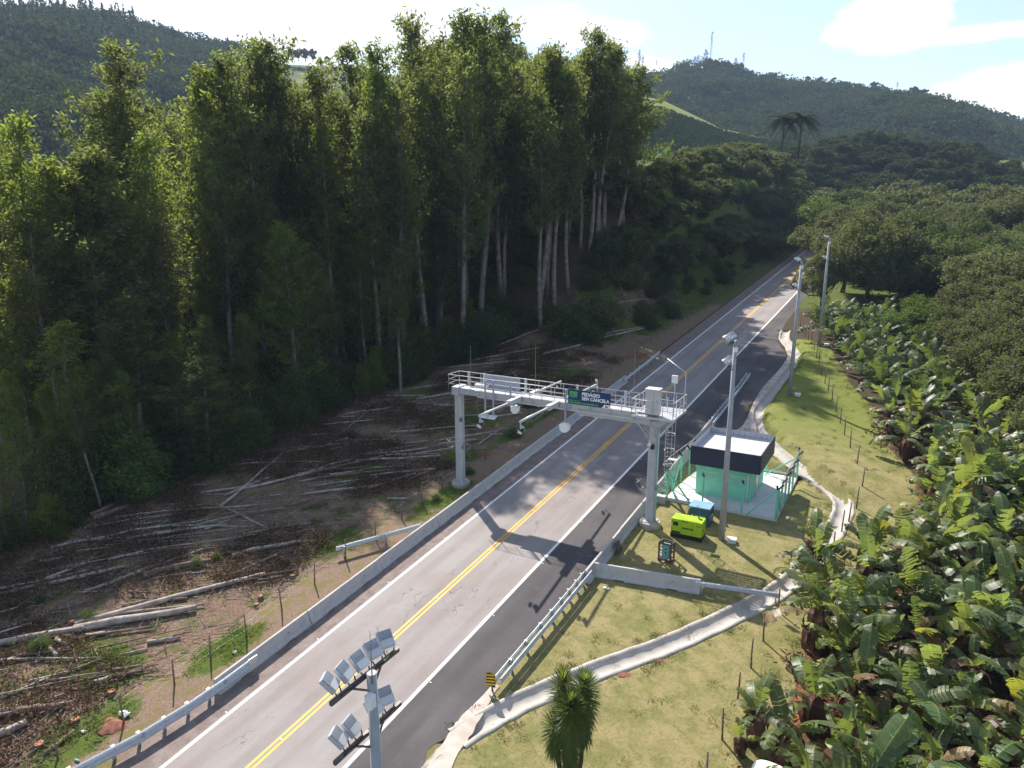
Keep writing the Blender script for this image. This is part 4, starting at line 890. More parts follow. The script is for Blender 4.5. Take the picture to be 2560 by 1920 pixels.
# ------------------------------------------------------------------ vegetation meshes
def euc_mesh(seed,h=30.0,wide=2.6,low=.30,dens=1.0,leaf='eucalyptus_leaf',double=False):
    r=np.random.default_rng(seed); lean=r.uniform(-.6,.6,2)
    path=lambda t:np.array([lean[0]*math.sin(t*2.2)+.25*math.sin(t*7+seed),lean[1]*math.sin(t*2)+.2*math.sin(t*6),h*t])
    mb=MB().mat('bark_pale'); ts=np.linspace(0,1,12); mb.tube([path(t) for t in ts],[.27*(1-t)**.8+.025 for t in ts],8)
    C=[]; Wt=[]; nb=int(58*dens)
    for k in range(nb):
        t=low+(1-low)*((k+r.uniform(-.3,.3))/nb); t=min(max(t,low),.985); u=(t-low)/(1-low)
        L=wide*(.55+.6*math.sin(min(1,u*2.0+.2)*math.pi/2))*(1.05-.68*u**2.2)*r.uniform(.35,1.25)*(1+.30*math.sin(k*2.4+seed+u*5))
        az=k*2.4+r.uniform(-.5,.5); up=r.uniform(.5,1.1)+.5*u; p0=path(t); d=np.array([math.cos(az),math.sin(az),up]); d/=np.linalg.norm(d)
        tip=p0+d*L+np.array([0,0,-.1*L]); mid=p0+d*L*.5
        mb.tube([p0,mid,tip],[.075*(1-u)+.02,.04,.012],4,False)
        nc=max(3,int(L*1.9)); 
        for q in range(nc):
            f=.22+.82*(q+.5)/nc; c=p0+d*L*f+r.normal(0,.22,3)+np.array([0,0,-.25*r.random()]); C.append(c); Wt.append(.16+.30*r.random())
    for q in range(7): C.append(path(.985)+np.array([0,0,.15*q])+r.normal(0,.18,3)); Wt.append(.3)
    C=np.array(C); Wt=np.array(Wt); n=int(19); P=np.repeat(C,n,0)+r.normal(0,1,(len(C)*n,3))*np.repeat(Wt,n)[:,None]*np.array([1,1,1.25])
    V,Q=leaf_cards(P,.52,.17,r,droop=.8)
    me=np_mesh('eucalyptus_crown',V,Q,[leaf]); return mb.mesh('eucalyptus_trunk'),me
def blob_tree_mesh(seed,h=9.0,rad=4.5,leaf='broad_leaf',nl=15,flat=.75,lsz=.34,bark='bark_dark',dens=1.0,trunk_h=.24,gaps=0.0):
    r=np.random.default_rng(seed); mb=MB().mat(bark); C=[];S=[]
    top=h*trunk_h; base=np.array([0,0,0]); fork=np.array([r.uniform(-.4,.4),r.uniform(-.4,.4),top]); mb.tube([base,fork*.55+r.normal(0,.08,3),fork],[.30*h/9,.24*h/9,.20*h/9],8)
    for k in range(nl):
        a=k*2.4+r.uniform(-.4,.4); rr=rad*math.sqrt((k+.6)/nl)*r.uniform(.7,1.05); z=h*(.93-.52*(rr/rad)**2*flat)-r.uniform(0,.22)*h
        z=max(z,h*.30) if k%3 else h*r.uniform(.30,.55); c=np.array([math.cos(a)*rr*(1 if k%3 else .85),math.sin(a)*rr*(1 if k%3 else .85),z]); s_=rad*r.uniform(.28,.46); C.append(c); S.append(s_)
        mid=fork*.45+c*.55+np.array([0,0,-.10*h])+r.normal(0,.2,3); mb.tube([fork,mid,c],[.13*h/9,.07*h/9,.02],5,False)
        if k%2==0: 
            e=c+r.normal(0,s_*.6,3); mb.tube([mid,(mid+e)/2+r.normal(0,.15,3),e],[.05,.03,.01],4,False)
    Ps=[]
    for c,s_ in zip(C,S):
        # each lobe is made of sprays on its surface
        m=int(26*dens*(s_/1.5)**2)+8; d=r.normal(size=(m,3)); d[:,2]=np.abs(d[:,2])*1.1-.35; d/=np.linalg.norm(d,axis=1,keepdims=True); 
        sp=c+d*s_*r.uniform(.62,1.05,(m,1))*np.array([1,1,.88]); k=int(26); w=np.repeat(r.uniform(.16,.34,m),k)[:,None]
        Ps.append(np.repeat(sp,k,0)+r.normal(size=(m*k,3))*w)
        kk=int(60*dens); Ps.append(c+r.normal(size=(kk,3))*s_*.40)
    P=np.concatenate(Ps)
    if gaps>0: P=P[vnoise(P[:,0]*1.0+seed*9,P[:,1]+P[:,2],1.1)>gaps]
    V,Q=leaf_cards(P,lsz,lsz*.5,r,droop=.1,flat=.25)
    return mb.mesh('tree_trunk'),np_mesh('tree_crown',V,Q,[leaf])
def shrub_mesh(seed,h=2.2,rad=1.6,leaf='broad_leaf_green',n=150,lsz=.20):
    r=np.random.default_rng(seed); d=r.normal(size=(n,3)); d[:,2]=np.abs(d[:,2]); d/=np.linalg.norm(d,axis=1,keepdims=True)
    sp=d*np.array([rad,rad,h])*r.uniform(.4,1.05,(n,1)); k=34; P=np.repeat(sp,k,0)+r.normal(size=(n*k,3))*.20*rad/1.6; P[:,2]=np.abs(P[:,2])
    V,Q=leaf_cards(P,lsz,lsz*.42,r,droop=.15,flat=.2)
    me=np_mesh('shrub',V,Q,[leaf]); 
    mb=MB().mat('bark_dark')
    for k in range(9): mb.tube([(0,0,0),tuple(sp[k]*.55),tuple(sp[k])],[.04,.025,.008],4,False)
    return mb.mesh('shrub_stem'),me
EUC=[euc_mesh(s,30,w,lo,de,lf) for s,w,lo,de,lf in [(1,3.7,.44,1.0,'eucalyptus_leaf'),(2,3.3,.40,.95,'eucalyptus_leaf'),(3,4.2,.36,1.05,'eucalyptus_leaf'),(4,3.0,.50,.85,'eucalyptus_leaf'),(5,3.9,.26,1.0,'eucalyptus_leaf_young'),(6,3.5,.14,1.0,'eucalyptus_leaf_young')]]
SHR=[shrub_mesh(11,2.6,1.9,'broad_leaf'),shrub_mesh(12,3.2,1.7,'broad_leaf_green'),shrub_mesh(13,1.6,1.6,'broad_leaf_olive'),shrub_mesh(14,3.6,1.5,'eucalyptus_leaf_young',150,.24)]
BRD=[blob_tree_mesh(21,9,4.6,'broad_leaf',15),blob_tree_mesh(22,10,5.2,'broad_leaf_olive',18),blob_tree_mesh(23,8,4.4,'broad_leaf_green',14),blob_tree_mesh(24,9.5,4.8,'broad_leaf_olive',15,gaps=.32),blob_tree_mesh(25,11,4.2,'broad_leaf',14,.9)]
def put_tree(kind,variant,x,y,h,h0,label,cat,group,wscale=1.0,lean=(0,0),rz=None,z=None):
    tm,cm=variant; s_=h/h0; t=thing(kind,label,cat,(x,y,(Tz(x,y) if z is None else z)-.15),0,group); t.scale=(s_*wscale,s_*wscale,s_); t.rotation_euler=(lean[0],lean[1],random.uniform(0,6.28) if rz is None else rz)
    link('trunk' if kind!='shrub' else 'stem',tm,t); link('crown' if kind!='shrub' else 'foliage',cm,t); return t
def solve_h(x,y,Y):   # height of a tree at x,y whose tip reaches row Y (2212 px wide view)
    z0=Tz(x,y); lo,hi=0,70
    for _ in range(24):
        m=(lo+hi)/2
        if proj(x,y,z0+m)[1]*2.16>Y: lo=m
        else: hi=m
    return hi
SKY=[(-60,235),(0,245),(35,262),(60,310),(95,350),(120,372),(150,345),(185,330),(202,230),(215,160),(262,108),(300,140),(345,215),(380,262),(400,240),(425,196),(450,205),(470,160),(500,140),(545,95),(600,102),(640,128),(665,160),(690,154),(715,205),(738,170),(760,114),(784,130),(806,109),(830,160),(848,170),(872,118),(893,85),(913,60),(945,95),(985,60),(1000,36),(1040,46),(1060,72),(1083,47),(1110,92),(1137,79),(1160,108),(1183,116),(1205,95),(1229,112),(1248,104),(1265,81),(1285,112),(1299,138),(1330,158),(1355,152),(1385,200),(1400,262),(1410,330)]
skx=np.array([a for a,b in SKY]); sky_=np.array([b for a,b in SKY])
ST='tall slender eucalyptus in the dense stand left of the road'
# (base X, base Y, tip X, tip Y, variant, label) in a 2212 px wide view
EDGY=[0,20,33,40,45,50,60,108,114,200]; EDGX=[-45,-44,-42,-38,-31,-22,-16,-12,-30,-30]
def shade_ok(x,y,h):
    h=h*.93; return x+.845*h<np.interp(y-.66*h,EDGY,EDGX)
def push_back(X,Y,p):
    d=ray(X/2.16,400/2.16); d=Vector((d.x,d.y)).normalized(); r0=max(55,d.dot(Vector((p[0],p[1]))))
    for r_ in np.arange(r0,125,2):
        x,y=d.x*r_,d.y*r_; h=solve_h(x,y,Y)
        if h>41: break
        if shade_ok(x,y,h): break
    return (x,y,Tz(x,y))
FRONT=[(622,868,548,95,0,'huge eucalyptus with a long bare pale trunk at the stand front'),
(340,800,262,108,2,'broad-crowned eucalyptus standing highest at the left of the stand'),
(253,1045,205,330,1,'leaning eucalyptus behind the brown slash at the left edge'),(283,1020,232,420,3,'thin eucalyptus rising from dark shrubs at lower left'),(313,1048,300,380,5,'leafy young eucalyptus near the cut log with an orange end'),
(216,1099,170,345,3,'pale-stemmed eucalyptus nearest the logs at far left'),(142,1095,100,360,4,'low bright green eucalyptus beside the left picture edge'),(60,1120,30,262,5,'yellow-green eucalyptus at the very left of the stand'),
(640,800,600,104,2,'eucalyptus with a split top right of the huge bare trunk'),(560,860,480,158,4,'light-leaved eucalyptus left of the huge bare trunk'),(700,830,690,158,1,'narrow eucalyptus right of the split-topped one'),
(784,730,761,114,2,'eucalyptus with a rounded top notched against the sky'),(864,858,806,110,3,'eucalyptus with a bent lower trunk above the brown slash'),(845,800,830,170,5,'yellow-green leafy eucalyptus in the gap of the stand'),
(951,705,913,62,0,'eucalyptus with a bare pale trunk beside the tallest pair'),(1040,722,1000,37,1,'tallest eucalyptus of the stand'),(1071,700,1040,50,3,'straight thin eucalyptus touching the tallest one'),
(1092,645,1083,48,2,'eucalyptus with a straight light trunk right of the tallest one'),(1227,530,1137,80,0,'dark eucalyptus on the left end of the red bank'),(1268,551,1205,97,3,'bare-trunked eucalyptus on the edge of the red bank'),
(1288,523,1229,114,1,'dark eucalyptus in the middle of the red bank row'),(1300,505,1265,82,3,'narrow spire-topped eucalyptus above the red bank'),(1329,512,1299,140,2,'eucalyptus second from the right end of the stand'),(1345,492,1355,154,2,'rightmost eucalyptus of the stand, its crown over the coffee slope'),
(150,960,120,375,5,'bushy bright eucalyptus behind the left edge trees'),(420,900,425,198,4,'sunlit yellow-green eucalyptus left of the highest centre crowns'),(500,880,505,142,0,'forked eucalyptus just left of the huge trunk'),(360,960,330,300,5,'young leafy eucalyptus low in the left stand'),
(1165,690,1110,95,1,'eucalyptus with crossing bare branches left of the red bank'),(1185,640,1183,118,0,'dark full-crowned eucalyptus behind the red bank')]
for bx,by,tx,ty,v,lab in FRONT:
    p=at(bx,by)
    if not p: print('noground',lab); continue
    if tx<1110: p=push_back(tx,ty,p)
    h=min(solve_h(p[0],p[1],ty),44); a=proj(p[0],p[1],p[2]+h)[0]*2.16
    # lean in the picture direction
    dist=math.hypot(p[0],p[1]); dx=(tx-a)/2.16/F*dist; az=math.atan2(dx*math.cos(YAW),1)
    lx=max(-.16,min(.16,dx/h))
    put_tree('eucalyptus_tree',EUC[v],p[0],p[1],h,30,lab,'tree','eucalyptus trees left of the road',max(1.0,30/h)*random.uniform(1.12,1.3),lean=(-lx*math.sin(YAW),lx*math.cos(YAW)))
cnt=0; tries=0; placed=[]
rr=random.Random(5)
while cnt<150 and tries<5000:
    tries+=1; y=rr.uniform(14,175); x=-50-rr.random()**1.25*62
    if y>84: x=min(x,-44-(y-84)*.02) if rr.random()<.5 else x
    if y>120: x=x-6
    z=Tz(x,y); px,py,dp=proj(x,y,z+15)
    X=px*2.16
    if X<-90 or X>1385 or dp<0: continue
    if any((x-a)**2+(y-b)**2<14 for a,b in placed): continue
    lim=np.interp([X-22,X,X+22],skx,sky_).max()
    h=solve_h(x,y,lim+rr.uniform(10,70)); h=min(h,rr.uniform(27,36))
    while h>8 and not shade_ok(x,y,h): h-=1
    if h<9: continue
    placed.append((x,y)); cnt+=1; v=rr.choice([0,1,2,2,3,4,5,5] if X<900 else [0,1,2,3,0,1])
    yg=v>=4
    put_tree('eucalyptus_tree',EUC[v],x,y,h,30,('light green leafy eucalyptus deep in the stand left of the road' if yg else 'dark slender eucalyptus deep in the stand left of the road'),'tree','light young eucalyptus inside the stand' if yg else 'dark eucalyptus inside the stand',max(1.0,24/h)*rr.uniform(1.05,1.3))
c2=0
for _ in range(4000):
    if c2>=62: break
    y=rr.uniform(62,150); x=rr.uniform(-98,-43.5) if y>86 else rr.uniform(-98,-52)
    px,py,dp=proj(x,y,Tz(x,y)+15); X=px*2.16
    if X<820 or X>1382: continue
    if any((x-a)**2+(y-b)**2<9 for a,b in placed): continue
    lim=np.interp([X-18,X,X+18],skx,sky_).max(); h=min(solve_h(x,y,lim+rr.uniform(5,55)),rr.uniform(26,35))
    while h>8 and not shade_ok(x,y,h): h-=1
    if h<12: continue
    placed.append((x,y)); c2+=1; put_tree('eucalyptus_tree',EUC[rr.choice([0,1,2,2,3,0])],x,y,h,30,'dark slender eucalyptus deep in the stand left of the road','tree','dark eucalyptus inside the stand',rr.uniform(1.1,1.3))
print('eucs',cnt,c2)
rr=random.Random(15)
for k in range(85):
    y=rr.uniform(18,96); x=-52.5-rr.random()*24
    if y>82 and x>-56: continue
    px,py,dp=proj(x,y,Tz(x,y)+6)
    if px<-25 or px>520: continue
    h=rr.uniform(8,17)
    while h>5 and not shade_ok(x,y,h): h-=.5
    v=rr.choice([4,5,5,2]); put_tree('eucalyptus_tree',EUC[v],x,y,h,30,'low young eucalyptus filling the lower part of the stand','tree','low young eucalyptus',1.5)
# understory along and inside the stand
rr=random.Random(9); n=0
USP=[(-50.5,y) for y in range(22,78,2)]
for k in range(118):
    if k<46: y=20+k*1.35+rr.uniform(-.6,.6); x=-50.5-rr.uniform(0,3.5)-max(0,(y-70))*-.15
    else: y=rr.uniform(18,125); x=-53-rr.random()*32
    if y>84 and x>-47: continue
    px,py,dp=proj(x,y,Tz(x,y)+2)
    if px<-25 or px>640: continue
    v=rr.choice([0,0,1,3,0,1]); put_tree('shrub',SHR[v],x,y,rr.uniform(2.6,7.5 if k>=46 else 5.5),[2.6,3.2,1.6,3.6][v],'leafy green undergrowth bush at the foot of the eucalyptus stand','bush','undergrowth bushes in the eucalyptus stand',rr.uniform(.55,.8) if k>=46 else rr.uniform(.7,1.0))
# small edge trees with visible stems in front of the stand
for k,(X,Y,h,v) in enumerate([(253,1048,13,3),(283,1025,15,1),(313,1050,12,5),(216,1099,12,3),(142,1095,12,4),(60,1125,14,5),(20,1180,11,5),(400,1000,14,4),(470,960,15,3),(545,930,14,0),(700,850,19,1),(784,740,22,3),(864,857,20,1),(780,800,17,5)]):
    p=at(X,Y); put_tree('eucalyptus_tree',EUC[v],p[0],p[1],h*.78,30,'short thin eucalyptus with a bare stem at the edge of the felled area','tree','short eucalyptus along the clearing edge',1.25,lean=(random.uniform(-.06,.06),random.uniform(-.06,.06)))
# ------------------------------------------------------------------ hills in the distance
def hill(name,prof,Rn,Rr,zn,matn,back=220,nz=1.0,nr=46,pw=.85,kind='structure',cols=150,rough=9):
    pxs=np.linspace(prof[0][0],prof[-1][0],cols); pys=np.interp(pxs,[a for a,b in prof],[b for a,b in prof])
    ts=np.concatenate([np.linspace(0,1,nr),1+np.linspace(.08,1,8)]); V=np.zeros((len(ts),cols,3)); N=len(ts)
    for j,(a,b) in enumerate(zip(pxs,pys)):
        d=ray(a,b); hh=math.hypot(d.x,d.y); ux,uy=d.x/hh,d.y/hh; e=d.z/hh
        rr_=Rr(a) if callable(Rr) else Rr; rn=Rn(a) if callable(Rn) else Rn; zr=H+rr_*e
        for i,t in enumerate(ts):
            if t<=1: r_=rn+(rr_-rn)*t; z=zn+(zr-zn)*t**pw
            else: r_=rr_+(t-1)*back; z=zr-(t-1)**1.3*60
            V[i,j]=(ux*r_,uy*r_,z)
    w=np.minimum(ts,1)[:,None]; w=np.sin(np.clip(w,0,1)*math.pi)**.7
    V[:,:,2]+=nz*rough*w*(vnoise(V[:,:,0],V[:,:,1],90)-.5)*2+nz*rough*.5*w*(vnoise(V[:,:,0],V[:,:,1],37)-.5)*2
    i=np.arange(N*cols).reshape(N,cols); Q=np.stack([i[:-1,:-1],i[:-1,1:],i[1:,1:],i[1:,:-1]],-1).reshape(-1,4)
    me=np_mesh(name,V.reshape(-1,3),Q,[matn]); me.polygons.foreach_set('use_smooth',np.ones(len(me.polygons),bool)); o=link(name,me); tag(o,kind=kind); return V
LEFTP=[(-160,22),(-60,20),(0,20),(45,20),(100,24),(150,35),(190,47),(235,56),(262,63),(300,65),(340,67),(400,76),(450,84),(520,95),(640,110)]
RIGHTP=[(420,100),(520,82),(560,76),(600,68),(625,72),(650,73),(694,67),(740,73),(787,86),(833,92),(880,97),(926,103),(954,111),(995,125),(1024,131),(1090,140),(1160,150)]
COFP=[(520,70),(600,84),(643,97),(662,100),(700,118),(722,129),(760,137),(800,146),(840,152)]
VL=hill('hill_left',LEFTP,300,800,6,'hill_ground',rough=16)
VR=hill('hill_right',RIGHTP,470,900,32,'hill_ground',rough=14)
VC=hill('hill_coffee',COFP,330,450,44,'pasture',back=60,rough=2,pw=1.0)
def sample(V,n,r,t0=0.,t1=1.,c0=0.,c1=1.,jit=1.0):
    N,C,_=V.shape; a=(t0+(t1-t0)*r.random(n))*45; b=(c0+(c1-c0)*r.random(n))*(C-2); i=a.astype(int); j=b.astype(int); fa=(a-i)[:,None]; fb=(b-j)[:,None]
    return (V[i,j]*(1-fa)+V[i+1,j]*fa)*(1-fb)+(V[i,j+1]*(1-fa)+V[i+1,j+1]*fa)*fb
def canopy(name,P,rad,hgt,leaf,nq,lsz,label,cat,seed=1,conic=False,trunk=False):
    r=np.random.default_rng(seed); n=len(P); d=r.normal(size=(n,nq,3)); d[:,:,2]=np.abs(d[:,:,2])*1.1-.25; d/=np.linalg.norm(d,axis=2,keepdims=True)
    rd=(rad*r.uniform(.6,1.35,n))[:,None,None]; hh=(hgt*r.uniform(.7,1.3,n))[:,None]
    if conic:
        t=r.random((n,nq))**1.2; an=r.random((n,nq))*6.283; q=rd[:,:,0]*(1.02-t); pts=np.stack([np.cos(an)*q,np.sin(an)*q,hh*(.15+.85*t)],2)
    else:
        lump=1+.22*np.sin(d[:,:,0:1]*5+r.random((n,1,1))*6)*np.sin(d[:,:,1:2]*5+r.random((n,1,1))*6); pts=d*rd*lump*np.array([1,1,.72]); pts[:,:,2]+=hh*.55
        pts+=0
    pts=pts+P[:,None,:]; flat=pts.reshape(-1,3); m=len(flat)
    V,Q=leaf_cards(flat,lsz,lsz*.62,r,droop=0,out=None)
    me=np_mesh(name,V,Q,[leaf]); o=link(name,me); return tag(o,label,cat,kind='stuff')
r=np.random.default_rng(31)
def vis(P,lim=30): return np.array([(-40<proj(*p)[0]<1064) for p in P])
P=sample(VL,2300,r,.05,.99,.12,.50); P=P[vnoise(P[:,0],P[:,1],55)>.25]
canopy('hillside_forest',P,8.5,10,'far_leaf',120,2.6,'dark mixed forest covering the hill at far left','forest',41)
P=sample(VL,700,r,.62,.985,.12,.375); canopy('hillside_pines',P,4.2,19,'dark_wood_leaf',80,2.0,'dark pine wood below the crest of the left hill','forest',42,True)
P=sample(VR,3300,r,.0,.97,.22,.93); keep=vnoise(P[:,0]+50,P[:,1],60)>.27; t_=P[keep]
canopy('hillside_forest',t_,8.8,9,'far_leaf',120,2.6,'dense rounded forest covering the broad hill at right','forest',43)
# coffee rows
def coffee(V,name,label,t0,t1,c0,c1,rows,per,seed,sz=1.1):
    rg=np.random.default_rng(seed); pts=[]
    N,C,_=V.shape
    for a in range(rows):
        tt=t0+(t1-t0)*a/rows
        for b in range(per):
            cc=c0+(c1-c0)*(b+.5*(a%2))/per; i=tt*45; j=cc*(C-2); ii,jj=int(i),int(j); fa,fb=i-ii,j-jj
            pts.append((V[ii,jj]*(1-fa)+V[ii+1,jj]*fa)*(1-fb)+(V[ii,jj+1]*(1-fa)+V[ii+1,jj+1]*fa)*fb)
    P=np.array(pts)+rg.normal(0,.18,(len(pts),3)); P=P[vis(P)]
    return canopy(name,P,sz,1.5,'coffee_leaf',22,.95,label,'coffee rows',seed)
coffee(VC,'coffee_rows','rows of dark green coffee bushes on the slope right of the eucalyptus',0.0,.80,.30,.99,42,150,51,1.15)
coffee(VR,'coffee_rows','coffee bush rows on the crest of the right hill',.86,.99,.46,.82,22,170,52,1.7)
coffee(VL,'coffee_rows','coffee rows in the hollow of the left hill',.12,.42,.16,.30,40,70,53,2.0)
# single trees on the skyline
def far_tree(X,Y,Hpx,dist,variant,h0,label,kind='tree',cat='tree',grp=None,ws=1.0):
    d=ray(X/2.16,Y/2.16); k=dist/math.hypot(d.x,d.y); x,y,z=d.x*k,d.y*k,H+d.z*k; h=Hpx/2.16/F*dist*1.04
    tm,cm=variant; t=thing(kind,label,cat,(x,y,z-h*.06),random.uniform(0,6),grp); s_=h/h0; t.scale=(s_*ws,s_*ws,s_); link('trunk',tm,t); link('crown',cm,t); return t
FB=blob_tree_mesh(61,9,3.0,'far_leaf',11,.4,.8,dens=.5,trunk_h=.3); FW=[blob_tree_mesh(63,9,4.6,'broad_leaf',12,.6,.62,dens=.30),blob_tree_mesh(64,9,4.6,'broad_leaf_olive',12,.6,.62,dens=.30)]; FE=euc_mesh(62,30,4.5,.35,.5,'far_leaf')
for k,(X,Y,hp) in enumerate([(620,127,18),(632,128,20),(645,129,22),(660,130,24),(676,130,22),(706,133,12),(712,133,9)]): far_tree(X,Y+2,hp,800,FB,9,'%s of the small trees standing in a line on the left ridge'%ORD[k],'ridge_tree','tree','trees on the left ridge')
for k,(X,Y,hp,e) in enumerate([(1380,150,36,0),(1388,150,26,0),(1418,148,16,0),(1300,155,30,1),(1312,155,24,1),(1322,157,28,0),(1335,158,20,1)]): far_tree(X,Y,hp,900,FE if e==0 else FB,30 if e==0 else 9,'%s sparse tree on the ridge just right of the eucalyptus tops'%ORD[k],'ridge_tree','tree','sparse trees on the ridge')
for k,(X,Y,hp,e) in enumerate([(1500,148,22,0),(1507,148,24,0),(1523,148,34,0),(1531,150,22,1),(1546,150,18,1),(1558,152,18,1),(1570,153,18,1),(1588,155,25,0),(1597,157,18,1),(1540,151,16,1)]): far_tree(X,Y,hp,900,FE if e==0 else FB,30 if e==0 else 9,'%s dark tree in the clump beside the antenna masts on the hilltop'%ORD[k],'hilltop_tree','tree','trees by the antenna masts',1.8 if e==0 else 1)
for k,(X,Y,hp,e) in enumerate([(1888,195,15,1),(1937,195,14,0),(1973,206,16,1),(1985,208,12,1),(1996,210,14,1),(2008,214,9,0),(2018,217,8,1),(2026,219,10,1),(2075,238,14,1),(1560+240,178,9,1),(1745,176,10,1),(1770,180,12,1),(2160,255,10,1),(2170,257,12,1),(2185,260,9,1)]): far_tree(X,Y,hp,900,FE if e==0 else FB,30 if e==0 else 9,'%s small tree along the right hill skyline'%ORD[k],'skyline_tree','tree','small trees on the right skyline',1.3)
PN=[]
mb=MB().mat('bark_dark').tube([(0,0,0),(0,0,14)],[.25,.05],5); rg=np.random.default_rng(66)
t_=rg.random(1500)**1.3; an=rg.random(1500)*6.283; q=(3.2*(1.03-t_))*rg.uniform(.5,1,1500); Pp=np.stack([np.cos(an)*q,np.sin(an)*q,1.8+13*t_],1)
Vp,Qp=leaf_cards(Pp,.9,.4,rg,droop=.2); PINE=(mb.mesh('pine_trunk'),np_mesh('pine_crown',Vp,Qp,['far_leaf']))
rr=random.Random(77)
for k in range(64):
    X=-5+k*7.9+rr.uniform(-2,2); Y=np.interp(X/2.16,[a for a,b in LEFTP],[b for a,b in LEFTP])*2.16+3
    far_tree(X,Y+1,rr.uniform(12,30),795,PINE,15,'dark pointed pine on the crest of the left hill','pine_tree','tree','pines on the left crest',1.1)
# antenna masts
for X,Y,hp,lab in ((1534,148,66,'tall thin lattice antenna mast on the hilltop'),(1604,158,36,'short lattice antenna mast right of the hilltop trees')):
    d=ray(X/2.16,Y/2.16); k=900/math.hypot(d.x,d.y); h=hp/2.16/F*900; t=thing('antenna_mast',lab,'mast',(d.x*k,d.y*k,H+d.z*k)); m=MB().mat('wire_metal'); w=1.5
    for a in range(3):
        c=(math.cos(a*2.09)*w,math.sin(a*2.09)*w); m.beam((c[0],c[1],0),(c[0]*.45,c[1]*.45,h),.20,.20)
    n=int(h/2.6)
    for i in range(n):
        for a in range(3):
            f=1-.55*i/n; g=1-.55*(i+1)/n; c=(math.cos(a*2.09)*w*f,math.sin(a*2.09)*w*f,h*i/n); e=(math.cos((a+1)*2.09)*w*g,math.sin((a+1)*2.09)*w*g,h*(i+1)/n); m.beam(c,e,.12,.12)
    m.obj('lattice',t); m=MB().mat('light_steel')
    for i in range(5): m.box((math.cos(i*2.1)*1.1,math.sin(i*2.1)*1.1,h*(.97-.07*i)),(.7,.7,2.2))
    m.obj('antenna',t)
# ------------------------------------------------------------------ broadleaf trees right of the road and around its far end
BH=[9,10,8,9.5,11]
GP='broadleaf trees right of the road'
NAMED=[(11.2,63,6.5,3,'thin-leaved olive tree at the right picture edge above the near bananas',1.25),(10.2,71,7.5,1,'dense olive tree at the right edge behind the middle bananas',1.25),(8.3,79,7,3,'pale olive tree bordering the middle bananas',1.25),(6.6,87,7.5,1,'rounded olive tree at the corner of the banana field',1.2),(4.2,95,6.5,0,'dark low tree at the far corner of the banana field',1.2),(10.5,98,9,1,'wide olive tree behind the banana field corner',1.2),(13.5,86,9,0,'dark tree at the right edge behind the olive trees',1.2),(1.5,106,6,2,'small green tree in front of the second banana clump',1.1),(-11.6,139,12.5,3,'tall open-crowned olive tree leaning over the road just past the farthest lamp pole',1.0),(-1.5,141,14,4,'tall dark tree rising behind the forked tree',1.1),(3.2,134,11.5,2,'fresh green tree at the far end of the grass clearing',1.1),(-13.5,160,14,1,'tall olive tree beside the far road shoulder',1.1),(-21.5,203,15,0,'dark spreading tree closing off the far end of the road',1.15),(-31.5,212,12,2,'fresh green tree on the left where the road disappears',1.1),(-13.2,124,8.5,3,'sparse pale-leaved tree overhanging the right edge line of the far road',.95),(-6.9,128,14.5,1,'big dark tree with a forked bare trunk behind the far lamp pole',.9),(-2.5,127,12.5,1,'olive tree just right of the forked big tree',.9),(-18,178,14,2,'round-topped tree whose crown hides the end of the road',1.05),(-9,186,13,3,'broad olive tree right of the road end',1.0),(7.5,150,12,0,'dark tree with a straight visible trunk behind the grass patch',.9),
(-1.3,101,5.2,2,'bright green leafy bush tree among the banana plants',1.2),(9.5,82,8,1,'olive round tree right of the far bananas',1.1),(12.5,74,7.5,3,'brownish thin-leaved tree at the right edge over the bananas',1.1),(7.8,93,7.5,1,'dense olive tree behind the second banana clump',1.1)]
for x,y,h,v,lab,ws in NAMED: put_tree('broadleaf_tree',BRD[v],x,y,h,BH[v],lab,'tree',GP,ws)
LIM=[(1380,350),(1400,328),(1450,318),(1560,296),(1660,305),(1740,315),(1780,285),(1850,280),(1900,274),(1960,284),(2000,300),(2060,305),(2120,300),(2212,345),(2300,350)]
def cap_h(x,y,h):
    X,Y,dp=proj(x,y,Tz(x,y)+h*.8); X*=2.16; w=4.5/dp*F*2.16 if dp>0 else 1
    lim=max(np.interp([X-w,X,X+w],[a for a,b in LIM],[b for a,b in LIM])); return min(h,solve_h(x,y,lim+rr.uniform(0,14)))
FARW=[]
rr=random.Random(12); placed=[(a[0],a[1]) for a in NAMED]; n=0
for it in range(9000):
    y=rr.uniform(84,420); x=rr.uniform(-16 if y<300 else -60,.125*y+9)
    xmin=np.interp(y,[84,100,112,118,135,150,200,300,310],[8,4,7,5,3,-10,-13,-16,-70])
    if x<xmin: continue
    if y<112 and x<7.5-(y-84)*.2 : continue
    if any((x-a)**2+(y-b)**2<(32 if y<150 else 50 if y<205 else 62) for a,b in placed): continue
    if math.hypot((x-2)/6,(y-117)/8)<1: continue
    v=rr.choice([0,1,1,3,3,2,4]); h=cap_h(x,y,rr.uniform(7,12) if y<170 else rr.uniform(9,15))
    if h<3: continue
    placed.append((x,y))
    if y>205 or n>=125: FARW.append((x,y,h)); continue
    n+=1
    put_tree('broadleaf_tree',BRD[v],x,y,h,BH[v],{0:'dark green rounded tree in the woods right of the road',1:'olive green spreading tree in the woods right of the road',2:'fresh green rounded tree in the woods right of the road',3:'thin-leaved olive tree in the woods right of the road',4:'tall dark tree in the woods right of the road'}[v],'tree','%s woodland trees'%['dark','olive','fresh green','thin-leaved','tall dark'][v],rr.uniform(1.05,1.4))
print('right trees',n); n=0
